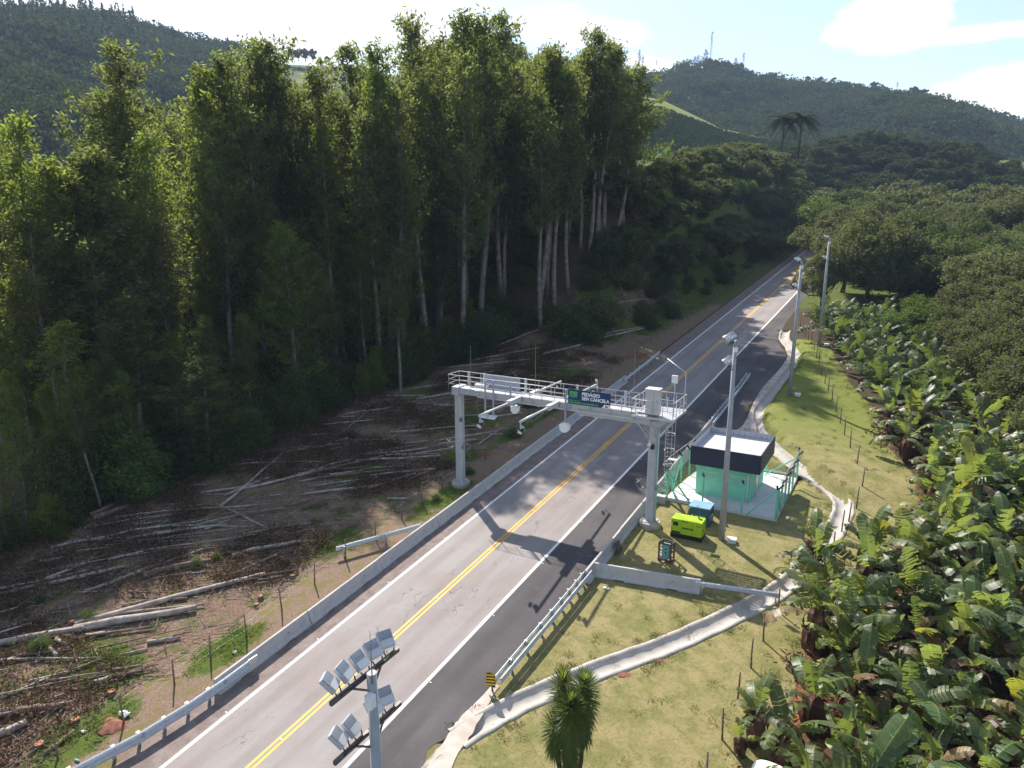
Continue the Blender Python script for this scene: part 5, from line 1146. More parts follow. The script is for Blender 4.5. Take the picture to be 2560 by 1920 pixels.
# trees on the bank and slopes left of the far road and behind it
for it in range(5000):
    y=rr.uniform(90,330); x=rr.uniform(-100,-31)
    if y<175 and x>-36.5: continue
    if y<120 and (x<-58 or x>-40): continue
    if y>200: x=rr.uniform(-100,-15)
    X,Y,dp=proj(x,y,Tz(x,y)+6)
    if X<600: continue
    # open slope left of the road end
    if -54<x<-45 and 205<y<235: continue
    if any((x-a)**2+(y-b)**2<(15 if y<200 else 30) for a,b in placed): continue
    placed.append((x,y)); n+=1; v=rr.choice([0,0,1,2,0,4]); h=cap_h(x,y,rr.uniform(5,9) if y<200 else rr.uniform(7,12))
    if h<2.5: continue
    if y>205 or n>=125: FARW.append((x,y,h)); continue
    put_tree('broadleaf_tree',BRD[v],x,y,h,BH[v],{0:'dark green rounded tree on the slope left of the road end',1:'olive green tree on the slope left of the road end',2:'fresh green tree on the slope left of the road end',4:'tall dark tree on the slope left of the road end'}[v],'tree','%s trees on the slope'%['dark','olive','fresh green','thin-leaved','tall dark'][v],rr.uniform(1.0,1.3))
print('bank trees',n,len(FARW)); n=0
for q in (0,1):
    it_=[]
    for k,(x,y,h) in enumerate(FARW):
        if (y>300)==(q==0): s_=h/9; it_.append((FW[q][1],Matrix.Translation((x,y,Tz(x,y)-.3))@Matrix.Rotation(rr.uniform(0,6.28),4,'Z')@Matrix.Diagonal((s_*1.2,s_*1.2,s_,1))))
    merge('far_wood',it_,('dark','olive')[q]+' green wood reading as one mass beyond the end of the road','wood',['dark_wood_leaf' if q==0 else 'broad_leaf_olive'])
# low shrubs: verge left of far road, grass slopes, ridge face
for it in range(0,285,1):
    if (it<150 or it>=200) and it%5<3: continue
    if it>=260: x=rr.uniform(-66,-40); y=rr.uniform(125,178)
    elif it<70: x=rr.uniform(-38,-32.5); y=rr.uniform(100,200)
    elif it<150: x=rr.uniform(-64,-36); y=rr.uniform(180,262)
    elif it<200: x=rr.uniform(-60,-38); y=rr.uniform(84,122)
    else: x=rr.uniform(-8,12); y=rr.uniform(112,150)
    v=rr.choice([0,1,2]); put_tree('shrub',SHR[v],x,y,(rr.uniform(1.8,4.0) if 150<=it<200 or 70<=it<150 else rr.uniform(.9,2.6)),[2.6,3.2,1.6,3.6][v],{0:'dark low shrub on rough ground beyond the gantry',1:'bright green low shrub on rough ground beyond the gantry',2:'olive low shrub on rough ground beyond the gantry'}[v],'bush','%s low shrubs'%['dark','bright','olive'][v],1.2)
# ------------------------------------------------------------------ palms
def palm_mesh(seed,h=13,fr=16,leaf='far_leaf'):
    r=np.random.default_rng(seed); mb=MB().mat('bark_dark'); mb.tube([(0,0,0),(.15,0,h*.5),(0,.1,h*.86)],[.26,.2,.17],7); Ps=[];Vs=[];Qs=[];nb=0
    for k in range(fr+14):
        a=k*2.4; el=r.uniform(-.9,1.2); L=r.uniform(3.6,4.9); ux,uy=math.cos(a),math.sin(a)
        for i in range(26):
            f=(i+1)/26; rad=L*f*math.cos(el*.5)*.95; z=h*.87+L*(math.sin(el)*f-.95*f*f*(1.1-el*.25)); c=np.array([ux*rad,uy*rad,z])
            for s_ in(-1,1):
                w=.62*math.sin(math.pi*min(1,f*.85+.12)); side=np.array([-uy,ux,0])*s_; tip=c+side*w+np.array([ux,uy,0])*.25+np.array([0,0,-.42*w-.1]); b=c+np.array([ux,uy,0])*.30
                Vs+= [c,b,tip,tip-np.array([ux,uy,0])*.16]; Qs.append((nb,nb+1,nb+2,nb+3)); nb+=4
    return mb.mesh('palm_trunk'),np_mesh('palm_crown',np.array(Vs),np.array(Qs),[leaf])
PLM=palm_mesh(71)
for X,Y,hp,lab in ((1687,340,86,'dark shaggy palm tree on the ridge left of its lighter neighbour'),(1724,336,84,'palm tree with drooping pale fronds on the ridge above the road end')):
    far_tree(X,Y,hp,262,PLM,13,lab,'palm_tree','palm','palms on the ridge',1.25)
# ------------------------------------------------------------------ banana plants
def banana_leaf(seed,kind):
    r=random.Random(seed); L={'up':2.3,'mid':2.5,'low':2.3,'young':1.7}[kind]; W=.345; n=15
    el0={'up':1.30,'mid':1.0,'low':.62,'young':1.45}[kind]; bend={'up':.9,'mid':1.45,'low':1.7,'young':.25}[kind]
    pts=[];p=Vector((0,0,0)); 
    for i in range(n+1):
        pts.append(p.copy()); a=el0-bend*(i/n)**1.4; p=p+Vector((math.cos(a),0,math.sin(a)))*L/n
    vs=[];fs=[];vein=[]; torn=.45 if r.random()<.5 else .8
    pet=2
    for i in range(n):
        f=(i-pet)/(n-pet); f2=(i+1-pet)/(n-pet)
        if i<pet:
            b=len(vs); w=.028
            for q in (pts[i],pts[i+1]): vs+= [(q.x,-w,q.z),(q.x,w,q.z),(q.x,0,q.z-.03)]; vein+= [1,1,1]
            fs+= [(b,b+1,b+4,b+3),(b+1,b+2,b+5,b+4),(b+2,b,b+3,b+5)]; continue
        prf=lambda g:W*min(1,max(0,g*5+.12))**.6*min(1,max(0,(1-g)*5.5))**.5; w=prf(f); w2=prf(f2)
        if i==n-1: w2=.02
        t=(pts[i+1]-pts[i]).normalized(); nrm=Vector((-t.z,0,t.x)); 
        for s_ in (-1,1):
            dr=(.16 if kind!='young' else -.55)+(.75*r.random()**1.5 if r.random()<torn else .03*r.random()); gap=.014 if r.random()<torn else 0
            b=len(vs); fw=.06
            a0=pts[i]+t*gap; a1=pts[i+1]-t*gap
            for q,ww in ((a0,w),(a1,w2)):
                c=q; m=q+Vector((0,s_*ww*.5,0))-nrm*ww*dr*.35+t*fw*.5; e=q+Vector((0,s_*ww*.97,0))-nrm*ww*dr*1.1+t*fw*(1.2)+Vector((0,0,0))
                vs+= [tuple(c),tuple(m),tuple(e)]; vein+= [1,.3,0]
            fs+= [(b,b+1,b+4,b+3),(b+1,b+2,b+5,b+4)] if s_>0 else [(b+1,b,b+3,b+4),(b+2,b+1,b+4,b+5)]
    me=bpy.data.meshes.new('banana_leaf'); me.from_pydata(vs,[],fs); a=me.attributes.new('vein','FLOAT','POINT'); a.data.foreach_set('value',vein); me.polygons.foreach_set('use_smooth',[True]*len(fs)); return me
LV={}
for kd in ('up','mid','low','young'):
    for q in range(3):
        me=banana_leaf(100+q*7+len(kd),kd); me.materials.append(MAT['banana_leaf']); LV[kd,q,0]=me
        m2=me.copy(); m2.materials.clear(); m2.materials.append(MAT['banana_leaf_yellow']); LV[kd,q,1]=m2
        m3=me.copy(); m3.materials.clear(); m3.materials.append(MAT['banana_leaf_dry']); LV[kd,q,2]=m3
def banana_stem(seed):
    r=random.Random(seed); return MB().mat('banana_stem').tube([(0,0,-.2),(.02,0,.7),(.0,.02,1.45),(0,0,1.62)],[.15,.125,.09,.05],9).mesh('banana_stem')
def banana_skirt(seed):
    r=random.Random(seed); vs=[];fs=[]
    for k in range(16):
        a=r.uniform(0,6.28); z=r.uniform(.9,1.5); L=r.uniform(.6,1.3); w=r.uniform(.05,.16); o=r.uniform(.12,.38); ux,uy=math.cos(a),math.sin(a); b=len(vs)
        for i in range(5):
            f=i/4; rad=.10+o*math.sin(f*2.2); zz=z+.18*math.sin(f*1.5)*(1-f)-L*f**1.6; ww=w*(.3+math.sin(f*2.6)); 
            vs+= [(ux*rad-uy*ww,uy*rad+ux*ww,zz),(ux*rad+uy*ww,uy*rad-ux*ww,zz+r.uniform(-.04,.04))]
        fs+= [(b+2*i,b+2*i+1,b+2*i+3,b+2*i+2) for i in range(4)]
    me=bpy.data.meshes.new('dead_leaf'); me.from_pydata(vs,[],fs); me.materials.append(MAT['dead_leaf']); return me
BST=[banana_stem(1),banana_stem(2)]; BSK=[banana_skirt(k) for k in range(4)]
rb=random.Random(44)
def banana(x,y,sc,label,group,nl=None,near=True,z=None):
    t=thing('banana_plant',label,'banana plant',(x,y,Tz(x,y) if z is None else z),rb.uniform(0,6.28),group); t.scale=(sc,sc,sc)
    link('stem',rb.choice(BST),t); 
    if near:
        for _ in range(2): dl=link('dead_leaf',rb.choice(BSK),t); dl.rotation_euler[2]=rb.uniform(0,6); q_=rb.uniform(.9,1.5); dl.scale=(q_,q_,rb.uniform(.9,1.15))
    nl=nl or rb.randint(7,9); a0=rb.uniform(0,6.28)
    for k in range(nl):
        kd='young' if k==0 else ('up' if k<3 else 'mid' if k<6 else 'low'); q_=rb.random(); yel=(2 if q_<.38 else 1 if q_<.7 else 0) if kd=='low' else (1 if q_<.07 else 2 if q_<.11 else 0)
        l=link('leaf',LV[kd,rb.randint(0,2),yel],t,(0,0,1.5-.05*k)); s_=rb.uniform(.6,1.1); l.scale=(s_,s_*rb.uniform(.8,1.2),s_); l.rotation_euler=(rb.uniform(-.35,.35),rb.uniform(-.3,.35),a0+k*2.45+rb.uniform(-.5,.5))
    return t
SPEC=[(-3.9,28.0,.95,'banana plant with a dry brown skirt closest to the lower fence posts',8),(-4.35,27.0,.55,'small young banana sucker beside the lowest fence post',4),(-2.6,27.6,1.0,'banana plant standing over red soil near the bottom edge',8),
(-3.3,41.2,1.15,'tall banana plant overhanging the gutter beyond the thin guard rail',9),(-3.7,43.6,1.1,'banana plant closest to the hut corner, leaning over the gutter',9),(-2.3,39.4,1.15,'banana plant with yellowed leaves beside the gutter bend',9),(-1.1,37.0,1.2,'largest dark-leaved banana plant in the middle of the field',9)]
bp=[]; BST_=[]
for x,y,s_,lab,n in SPEC: banana(x,y,s_,lab,'banana plants',n); bp.append((x,y))
cnt=0
for it in range(9000):
    y=rb.uniform(22,113); x=rb.uniform(-14,15); xm=np.interp(y,BAN_Y,BAN_X)+.35; xM=min(.115*y+3.5, 9.4-(y-64)*.27 if y>60 else 99)
    if x<xm or x>xM: continue
    if y<33 and x<-2.6+ (33-y)*.05: continue
    d2=(1.5 if y<60 else 1.7 if y<85 else 2.0)**2
    if any((x-a)**2+(y-b)**2<d2 for a,b in bp): continue
    if 98<y<103.5 and abs(x+1.3)<2.2: continue
    bp.append((x,y))
    if y>=72 or cnt>=288: BST_.append((x,y,rb.uniform(.95,1.3))); continue
    cnt+=1
    if y<50: lab='broad-leaved banana plant in the near field below the concrete gutter'; g='banana plants in the near field'
    elif y<80: lab='banana plant in the thick middle field right of the post fence'; g='banana plants in the middle field'
    else: lab='banana plant in the far field behind the lamp poles'; g='banana plants in the far field'
    banana(x,y,rb.uniform(.9,1.55) if y>34 else rb.uniform(.8,1.3),lab,g,rb.randint(7,9) if y<80 else 7,y<70)
print('bananas',cnt)
# far plants, the clump behind the grass patch and the banana slope left of the road end
def grove(pts,label,sl=1.0):
    it_=[]; yl=[]
    for x,y,sc in pts:
        B=Matrix.Translation((x,y,Tz(x,y)))@Matrix.Rotation(rb.uniform(0,6.28),4,'Z')@Matrix.Diagonal((sc,sc,sc,1)); a0=rb.uniform(0,6)
        for k in range(8):
            kd='young' if k==0 else ('up' if k<3 else 'mid' if k<6 else 'low'); s_=rb.uniform(.65,1.15)*sl
            it_.append((LV[kd,rb.randint(0,2),0],B@Matrix.Translation((0,0,1.5-.05*k))@Euler((rb.uniform(-.3,.3),rb.uniform(-.3,.3),a0+k*2.45)).to_matrix().to_4x4()@Matrix.Diagonal((s_,s_,s_,1))))
    merge('banana_grove',it_,label,'bananas',['banana_far'])
BST_=[(a,b,c*1.1) for a,b,c in BST_]
grove(BST_,'dense far banana plants behind the lamp poles')
grove([(rb.uniform(3.5,9.5),rb.uniform(104,124),rb.uniform(.9,1.2)) for k in range(34)],'banana clump behind the grass clearing on the right')
grove([(rb.uniform(-66,-42),rb.uniform(178,262),rb.uniform(1.3,1.9)) for k in range(80)],'banana plants covering the slope under the two palms')
# ------------------------------------------------------------------ yucca with several heads
yu=thing('yucca_plant','spiky dark green yucca with several heads on the lawn at the bottom edge','yucca',(-9.95,22.45,Tz(-9.95,22.45)-.25))
def spikes(parent,base,ztop,zlow,R0,seed,n=620):
    r=np.random.default_rng(seed); Vs=[];Qs=[]; 
    for k in range(n):
        f=k/n; z=zlow+(ztop-zlow)*f; a=k*2.39996; el=-1.15+2.45*f**2.2+r.uniform(-.16,.16); L=R0*r.uniform(.8,1.15)*(1 if f<.9 else .85)
        d=np.array([math.cos(a)*math.cos(el),math.sin(a)*math.cos(el),math.sin(el)]); s_=np.array([-math.sin(a),math.cos(a),0])*.026; p=np.array([base[0]+.07*math.cos(a),base[1]+.07*math.sin(a),z]); dr=np.array([0,0,-.06])
        b=len(Vs); Vs+= [p-s_,p+s_,p+d*L*.6+s_*.8,p+d*L*.6-s_*.8,p+d*L+dr]; Qs.append((b,b+1,b+2,b+3)); Qs.append((b+3,b+2,b+4,b+4))
    me=bpy.data.meshes.new('yucca_leaves'); me.from_pydata([tuple(v) for v in Vs],[],[q if q[2]!=q[3] else q[:3] for q in Qs]); me.materials.append(MAT['yucca_leaf']); return link('leaves',me,parent)
for bx,by,h,lo,n,sd_ in ((-.62,.32,4.75,2.2,760,1),(.22,.55,4.85,2.3,760,2),(.02,-.28,4.45,1.7,820,3),(-.75,-.12,3.0,1.9,300,4)):
    st=MB().mat('bark_dark').tube([(bx*.35,by*.35,-.1),(bx*.8,by*.8,1.2),(bx,by,h-.3)],[.13,.10,.05],8).obj('stem',yu); spikes(yu,(bx,by),h,lo,.74,sd_,n)
# rounded white tank and dark mound at the bottom edge
tk=thing('water_tank','smooth white rounded tank top cut by the bottom edge of the view','tank',(-2.95,25.75,Tz(-3.15,25.55))); m=MB().mat('white_plastic')
vs=[];fs=[];rings=[(.0,.62),(.25,.70),(.75,.70),(.92,.64),(1.0,.52),(1.03,.30),(1.035,.01)]
for z,r_ in rings: vs+= [(r_*1.0*math.copysign(abs(math.cos(a))**.7,math.cos(a)),r_*.8*math.copysign(abs(math.sin(a))**.7,math.sin(a)),z) for a in np.linspace(0,2*math.pi,28,endpoint=False)]
fs=[(i*28+k,i*28+(k+1)%28,(i+1)*28+(k+1)%28,(i+1)*28+k) for i in range(6) for k in range(28)]+[tuple(6*28+k for k in range(28))]
m.add(vs,fs,True).obj('tank_body',tk); MB().mat('concrete_slab').box((0,0,-.05),(1.5,1.2,.12)).obj('base',tk)
mo=thing('covered_mound','black rounded covered mound beside the yucca at the bottom edge','mound',(-8.75,22.3,Tz(-8.75,22.3))); m=MB().mat('black_thatch'); vs=[];r_=random.Random(3)
for i in range(7):
    th_=i/6*math.pi/2
    for k in range(20): a=k/20*6.283; rr_=(.75+.05*math.sin(a*5))*math.cos(th_)+.01; vs.append((rr_*math.cos(a),rr_*math.sin(a),.62*math.sin(th_)))
m.add(vs,[(i*20+k,i*20+(k+1)%20,(i+1)*20+(k+1)%20,(i+1)*20+k) for i in range(6) for k in range(20)],True).obj('cover',mo)
fr=thing('dry_frond','grey ribbed dry palm frond lying beside the black mound','frond',(-8.0,22.9,Tz(-8,22.9)+.1),R(-35)); m=MB().mat('grey_thatch'); m.tube([(0,.75,.5),(0,0,.45),(0,-.8,.1)],[.02,.03,.04],6).obj('midrib',fr)
for s_ in(-1,1):
    for k in range(14): y_=.7-k*.1; MB().mat('grey_thatch').beam((0,y_,.48-.02*k),(s_*.34,y_-.22,.22-.015*k),.05,.012).obj('leaflet',fr)
# ------------------------------------------------------------------ felled logs
rl=random.Random(21)
def log(p,q,r0,label,group=None,matn='log_wood',end='cut_wood_pale',lift=0.0,taper=.72):
    p=Vector(p);q=Vector(q); d=q-p; L=d.length
    n=max(3,int(L/1.6)); pts=[];rs=[]
    for i in range(n+1):
        f=i/n; c=p.lerp(q,f); zz=max(p.z+(q.z-p.z)*f,0) ; w=.035*L/6*math.sin(f*math.pi*2+L); nn=Vector((-d.y,d.x,0)).normalized()
        c=c+nn*w; c.z=max(c.z,Tz(c.x,c.y))+r0*(.75)+lift+.03*math.sin(f*9+L)*r0*3; pts.append(c-p); rs.append(r0*(1-(1-taper)*f)*(1+.05*math.sin(f*23+L*3)))
    t=thing('felled_log',label,'log',tuple(p),0,group); MB().mat(matn).tube(pts,rs,9).obj('trunk',t)
    a=(pts[0]-pts[1]).normalized(); MB().mat(end).tube([pts[0],pts[0]+a*.006],rs[0]*.94,9).obj('cut_end',t)
    return t
def L5(cx,cy): return at(.3541*cx,1071.4+.3541*cy)
GL='felled logs beside the road'
LG=[((0,915),(700,785),.20,'long pale log, lowest of the big pair at the left edge'),((455,835),(1200,700),.24,'thick smooth pale grey log overlapping the end of another'),((460,800),(1620,488),.19,'longest pale log, lying just above the smooth grey one'),
((0,1345),(395,1300),.21,'thick brown-grey log at the left edge near the stumps'),((0,1012),(620,998),.09,'thin straight log lying almost level at the left edge'),((430,1078),(630,1003),.09,'thin log ending beside the brown brush pile'),((180,1142),(430,1080),.08,'thin pale log continuing left of the brush pile log'),
((0,1250),(320,1112),.09,'thin log slanting up from the left edge above the thick one'),((580,1155),(700,1112),.14,'short grey log half buried behind the stump post'),((680,1118),(865,1080),.12,'short split brown log near the third fence post'),
((0,1475),(165,1400),.20,'thick bark-covered log with an orange cut end at lower left'),((575,155),(785,80),.26,'thick log with a bright orange cut end against the dark shrubs'),((555,130),(690,68),.19,'thick brown log behind the orange-ended one'),
((285,515),(550,410),.11,'straight log in the upper left part of the clearing'),((300,548),(770,438),.13,'long reddish log across the upper left part of the clearing'),((640,555),(1275,322),.11,'long thin pale log curving over the others in the middle'),
((520,592),(830,478),.10,'pale log lying in the bundle left of the middle'),((880,500),(1290,408),.20,'dark reddish-brown thick log in the middle of the clearing'),((1420,378),(1835,288),.17,'thick pink-grey log in the right part of the clearing'),
((1430,272),(1765,183),.11,'straight grey log just right of the dark shrubs'),((1420,492),(1690,368),.11,'log lying through the bright grass in the clearing'),((1490,480),(1590,430),.08,'short stub beside the log in bright grass'),
((0,615),(235,552),.13,'grey log at the left edge under the dark shrubs'),((0,590),(155,528),.10,'upper grey log at the left edge under the dark shrubs'),((660,395),(975,322),.08,'thin stripped pole in the upper middle of the clearing'),((920,205),(1185,112),.09,'thin brown log at the foot of the dark trees'),
((1250,212),(1405,150),.07,'short thin log near the top of the clearing'),((275,1590),(455,1443),.10,'dark rotten log lying near the lowest fence post'),((900,905),(1100,872),.11,'short log with peeled bark above the lone fence post'),((735,978),(905,938),.06,'thin pole in the twig heap near the fence'),
((300,940),(352,988),.14,'very short pale log section pointing to the viewer'),((345,890),(410,925),.14,'short pale log section right of another'),((525,868),(645,845),.13,'short pinkish log below the smooth grey log'),((130,1305),(262,1278),.07,'short thin log above the thick left edge log'),
((255,1262),(400,1212),.06,'pale curved branch in the lower left grass'),((0,722),(112,690),.09,'pale log stub at the left edge'),((370,700),(630,618),.05,'thin dark pole in the middle left'),((740,672),(935,635),.05,'thin bent branch in the middle of the clearing')]
for a,b,r_,lab in LG:
    p=L5(*a); q=L5(*b)
    if p and q: log(p,q,r_,lab,GL,'log_wood_brown' if ('brown' in lab or 'dark' in lab) else 'log_wood','cut_wood' if 'orange' in lab else 'cut_wood_pale',.04)
for (a,b,r_,lab) in [((475,1098),(612,982),.10,'pole leaning diagonally out of the dark shrubs'),((485,1073),(608,1024),.09,'thin log below the leaning pole'),((520,1060),(776,1000),.11,'long log running right from the leaning pole'),((612,898),(650,912),.15,'stubby broken log sticking out of the dark trees'),
((696,968),(756,947),.08,'short pale log at the foot of the dark stand'),((1034,962),(1084,927),.09,'pale pole lying behind the left gantry post'),((1172,768),(1240,752),.18,'pale thick log in the bright grass beyond the gantry'),((1240,752),(1420,703),.14,'long log in the bright grass beyond the gantry'),
((1310,724),(1430,698),.10,'upper log in the bright grass beyond the gantry'),((1300,672),(1405,648),.09,'thin log at the foot of the red bank'),((790,1062),(945,1008),.10,'log in the brown slash left of the gantry post'),((700,1022),(920,958),.11,'long brown log left of the gantry post'),((620,1035),(860,968),.09,'thin pale log left of the gantry post'),((1290,520),(1350,640),.10,'thin fallen trunk sloping down the red bank')]:
    p=at(*a);q=at(*b)
    if p and q: log(p,q,r_,lab,GL,'log_wood_brown' if 'brown' in lab else 'log_wood','cut_wood_pale',.05)
for k in range(285):
    y=rl.uniform(9,80) if k<240 else rl.uniform(44,88); x=rl.uniform(-49.5,-33+ (0 if y>16 else 1)); 
    if 150<k<200: y=rl.uniform(12,46)
    an=rl.gauss(.78,.13) if rl.random()<.94 else rl.uniform(0,3.1); Ln=rl.choice([1.2,2,3,4.5,7,9])*rl.uniform(.7,1.2); r_=rl.choice([.035,.045,.055,.07,.085,.1]); 
    d=Vector((math.cos(an),math.sin(an),0))*Ln; q=(x+d.x,y+d.y)
    if q[0]>-31.8: continue
    log((x,y,Tz(x,y)),(q[0],q[1],Tz(*q)),r_,'thin weathered log scattered among brown slash in the felled area' if r_<.08 else 'weathered grey-brown log scattered among brown slash in the felled area','thin scattered logs' if r_<.08 else 'thicker scattered logs',rl.choice(['log_wood','log_wood','log_wood_brown']),'cut_wood_pale',rl.uniform(0,.18))
# stumps with orange cut faces
for cx,cy,r_,lab in ((240,1530,.26,'flat orange stump nearest the lowest fence post'),(460,1380,.24,'orange stump left of the red earth heap'),(680,1210,.22,'orange stump with a standing sliver behind the fence'),(1590,625,.20,'orange stump under the twig heap'),(1565,675,.16,'small orange stump below the twig heap'),(1785,500,.2,'orange stump at the upper right of the clearing'),(440,780,.2,'orange stump at the end of the long pale log'),(95,800,.18,'pale orange stump at the left edge of the clearing')):
    p=L5(cx,cy); r_*=.78; t=thing('tree_stump',lab,'stump',p); MB().mat('log_wood_brown').tube([(0,0,-.15),(0,0,.1),(.01,0,.20)],[r_*1.25,r_*1.05,r_],12).obj('bark',t); MB().mat('cut_wood').tube([(.01,0,.201),(.01,0,.212)],r_*.93,12).obj('cut_face',t)
# red earth heap, litter
p=L5(690,1400); m=MB().mat('red_soil'); vs=[]
for i in range(7):
    f=i/6
    for k in range(18): a=k/18*6.283; q=(1-f)*(.55+.10*math.sin(a*3)+.07*math.sin(a*7)); vs.append((q*math.cos(a)*1.3,q*math.sin(a),.20*math.sin(f*1.57)+.01*math.sin(k*5)))
tag(m.add(vs,[(i*18+k,i*18+(k+1)%18,(i+1)*18+(k+1)%18,(i+1)*18+k) for i in range(6) for k in range(18)],True).obj('earth_heap',None,p),'small heap of red earth beside a fence post','earth heap')
def L4(cx,cy): return at((1160+cx/2.633)*.864,(1340+cy/2.633)*.864)
for cx,cy,s_,lab in ((1290,820,.24,'small heap of red soil against the gutter on the lawn'),(1330,650,.2,'small red soil spill on the upper side of the gutter'),(1050,905,.34,'wide thin spread of red soil below the gutter')):
    p=L4(cx,cy); m=MB().mat('red_soil'); vs=[]
    for i in range(5):
        f=i/4
        for k in range(14): a=k/14*6.283; q=(1-f)*s_*(.9+.2*math.sin(a*3+cx)); vs.append((q*math.cos(a)*1.3,q*math.sin(a),.07*math.sin(f*1.57)))
    tag(m.add(vs,[(i*14+k,i*14+(k+1)%14,(i+1)*14+(k+1)%14,(i+1)*14+k) for i in range(4) for k in range(14)],True).obj('earth_heap',None,(p[0],p[1],p[2]-.01)),lab,'earth heap')
p=L5(460,1615); m=MB().mat('mint_machine').tube([(0,0,.06),(.22,.03,.06),(.27,.035,.06)],[.05,.05,.02],8); tag(m.obj('plastic_bottle',None,p),'green plastic bottle lying in the verge litter','bottle')
for cx,cy,lab in ((760,1340,'crumpled white plastic sheet at a fence post foot'),(1430,958,'small white scrap on the verge above the guard rail'),(510,1440,'white paper scrap in the lower left litter')):
    p=L5(cx,cy); m=MB().mat('white_plastic'); r_=random.Random(cx); g=[[(i*.09-.18+r_.uniform(-.03,.03),j*.08-.12+r_.uniform(-.03,.03),.03+r_.uniform(0,.10)) for j in range(4)] for i in range(5)]
    m.add([v for row in g for v in row],[(i*4+j,i*4+j+1,i*4+4+j+1,i*4+4+j) for i in range(4) for j in range(3)]); o=tag(m.obj('plastic_scrap',None,(p[0],p[1],p[2]+.02)),lab,'scrap'); o.scale=(.7,.7,.7) if cx!=760 else (1.5,1.5,1.5)
# ------------------------------------------------------------------ slash, twigs, weeds
r=np.random.default_rng(81)
def stuff_leaves(name,C,sig,per,L,W,leaf,label,cat,flatz=.35,seed=1):
    rg=np.random.default_rng(seed); P=np.repeat(C,per,0)+rg.normal(size=(len(C)*per,3))*np.array([sig,sig,0]); P[:,2]=T(P[:,0],P[:,1])+np.abs(rg.normal(size=len(P)))*flatz*np.repeat(rg.uniform(.3,1.2,len(C)),per)+.02
    V,Q=leaf_cards(P,L,W,rg,droop=.05,flat=.2); return tag(link(name,np_mesh(name,V,Q,[leaf])),label,cat,kind='stuff')
C=np.stack([r.uniform(-50.5,-31.6,1500),r.uniform(8,84,1500),np.zeros(1500)],1); C=C[vnoise(C[:,0],C[:,1],5)>.40]
C2=np.stack([r.uniform(-56,-36,260),r.uniform(74,126,260),np.zeros(260)],1); C=np.concatenate([C,C2])
stuff_leaves('brush_slash',C,.55,120,.24,.075,'dead_leaf','brown dry leaf slash heaped over the felled area left of the road','slash',.30,3)
mb=MB().mat('log_wood_brown'); rg2=random.Random(88)
for k in range(2300):
    y=rg2.uniform(8,84) if k%3 else rg2.uniform(9,40); x=rg2.uniform(-50,-31.4) if k%3 else rg2.uniform(-44,-31.2); an=rg2.uniform(0,3.14) if rg2.random()<.6 else rg2.gauss(.8,.3); L=rg2.uniform(.3,1.9); z=Tz(x,y)+rg2.uniform(.01,.25); d=Vector((math.cos(an),math.sin(an),rg2.uniform(-.15,.25)))*L
    mb.mat(rg2.choice(['log_wood','log_wood_brown','log_wood_brown','pallet_wood'])); mb.tube([(x,y,z),(x+d.x*.5+rg2.uniform(-.06,.06),y+d.y*.5,z+d.z*.5+.04),(x+d.x,y+d.y,z+d.z)],[rg2.uniform(.012,.03),.014,.008],4,False)
tag(mb.obj('twig_litter'),'pale sticks and twigs strewn over the felled area','twigs',kind='stuff')
W=[]
for (cx,cy,rx,ry,n) in [(-41.5,79,4.5,5.5,70),(-39.4,94,4,8,70),(-34.5,103,3,7,40),(-35.5,73,3,5,35),(-38,57,3,3,20),(-32.4,33,1,2,8),(-30,22,1.0,2.2,16),(-31,14.5,1.2,3,20),(-35,18,2.4,1.4,12),(-31.6,60,1.0,8,20),(-29.6,41.5,.9,3,6),(-40,30,8,14,60),(-38,18,6,6,40),(-36,44,4,10,24),(2,117,4,7,50),(-33,135,3,22,70)]:
    a=r.uniform(0,6.283,n); q=np.sqrt(r.random(n)); W.append(np.stack([cx+rx*q*np.cos(a),cy+ry*q*np.sin(a),0*a],1))
TU=[]
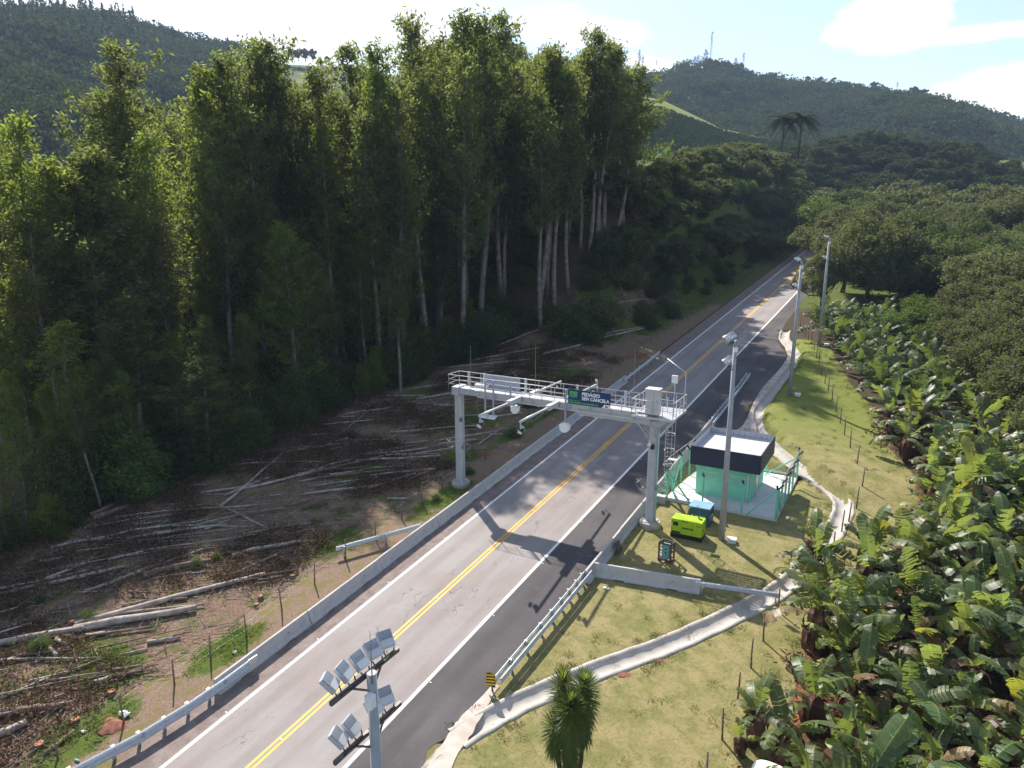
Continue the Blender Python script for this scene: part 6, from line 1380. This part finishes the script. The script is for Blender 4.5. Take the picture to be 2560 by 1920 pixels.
for a,b in zip(lowP[:-1],lowP[1:]):
    d=math.hypot(b[0]-a[0],b[1]-a[1]); nx,ny=(b[1]-a[1])/d,-(b[0]-a[0])/d
    for k in range(int(d*2.2)):
        f=r.random()
        for s_ in (-1,1):
            if r.random()<.6: o_=s_*r.uniform(.80,1.05); TU.append((a[0]+(b[0]-a[0])*f+nx*o_,a[1]+(b[1]-a[1])*f+ny*o_,0))
for k in range(420):
    y=r.uniform(20,98); x=r.uniform(-15,0); bx_=float(np.interp(y,BAN_Y,BAN_X)); x=bx_-abs(r.normal(0,.9)) if k%2 else x
    if y<37 and x>-15 and x<bx_+.3 or y>58 and x>np.interp(y,DRL_Y,DRL_X)+1 and x<bx_+.3: TU.append((x,y,0))
stuff_leaves('grass_tufts',np.array(TU),.16,34,.15,.03,'lawn_tuft_leaf','small grass tufts along the gutter and the banana edge','grass',.07,12)
stuff_leaves('weeds',np.concatenate(W),.30,60,.22,.04,'grass_tuft_leaf','bright green grass tufts and weeds on rough ground','weeds',.14,5)
C=np.stack([r.uniform(-4,10,230),r.uniform(22,70,230),np.zeros(230)],1); C=C[C[:,0]>np.interp(C[:,1],BAN_Y,BAN_X)-.1]
stuff_leaves('banana_litter',C,.7,60,.45,.14,'dead_leaf','dry banana leaf litter on red soil between the plants','leaf litter',.15,6)
for a in [( -30.4,46.3,.75),(-29.9,41.2,.6),(-31.0,55,1.0),(-33.5,63,1.2)]: put_tree('shrub',SHR[1],a[0],a[1],a[2],3.2,'small bright green weed bush on the left verge by the gantry','bush','small bushes by the gantry',1.5)
for (X,Y,h) in [(90,1405,1.0),(190,1345,.9),(470,1210,.7),(425,1225,.8),(85,1300,.6)]:
    p=at(X,Y); put_tree('shrub',SHR[1],p[0],p[1],h,3.2,'small yellow-green sapling sprouting between the felled logs','sapling','saplings between the logs',1.2)
# ------------------------------------------------------------------ haze
hz=MB().box((0,0,0),(2500,2700,460)).obj('haze',None,(-150,700,175)); s=NT('haze'); v=s.n('ShaderNodeVolumePrincipled'); v.inputs['Color'].default_value=(.56,.72,1,1); v.inputs['Density'].default_value=.00017; v.inputs['Anisotropy'].default_value=.0; s.l(v.outputs[0],s.out.inputs['Volume']); hz.data.materials.append(s.m); tag(hz,kind='stuff')
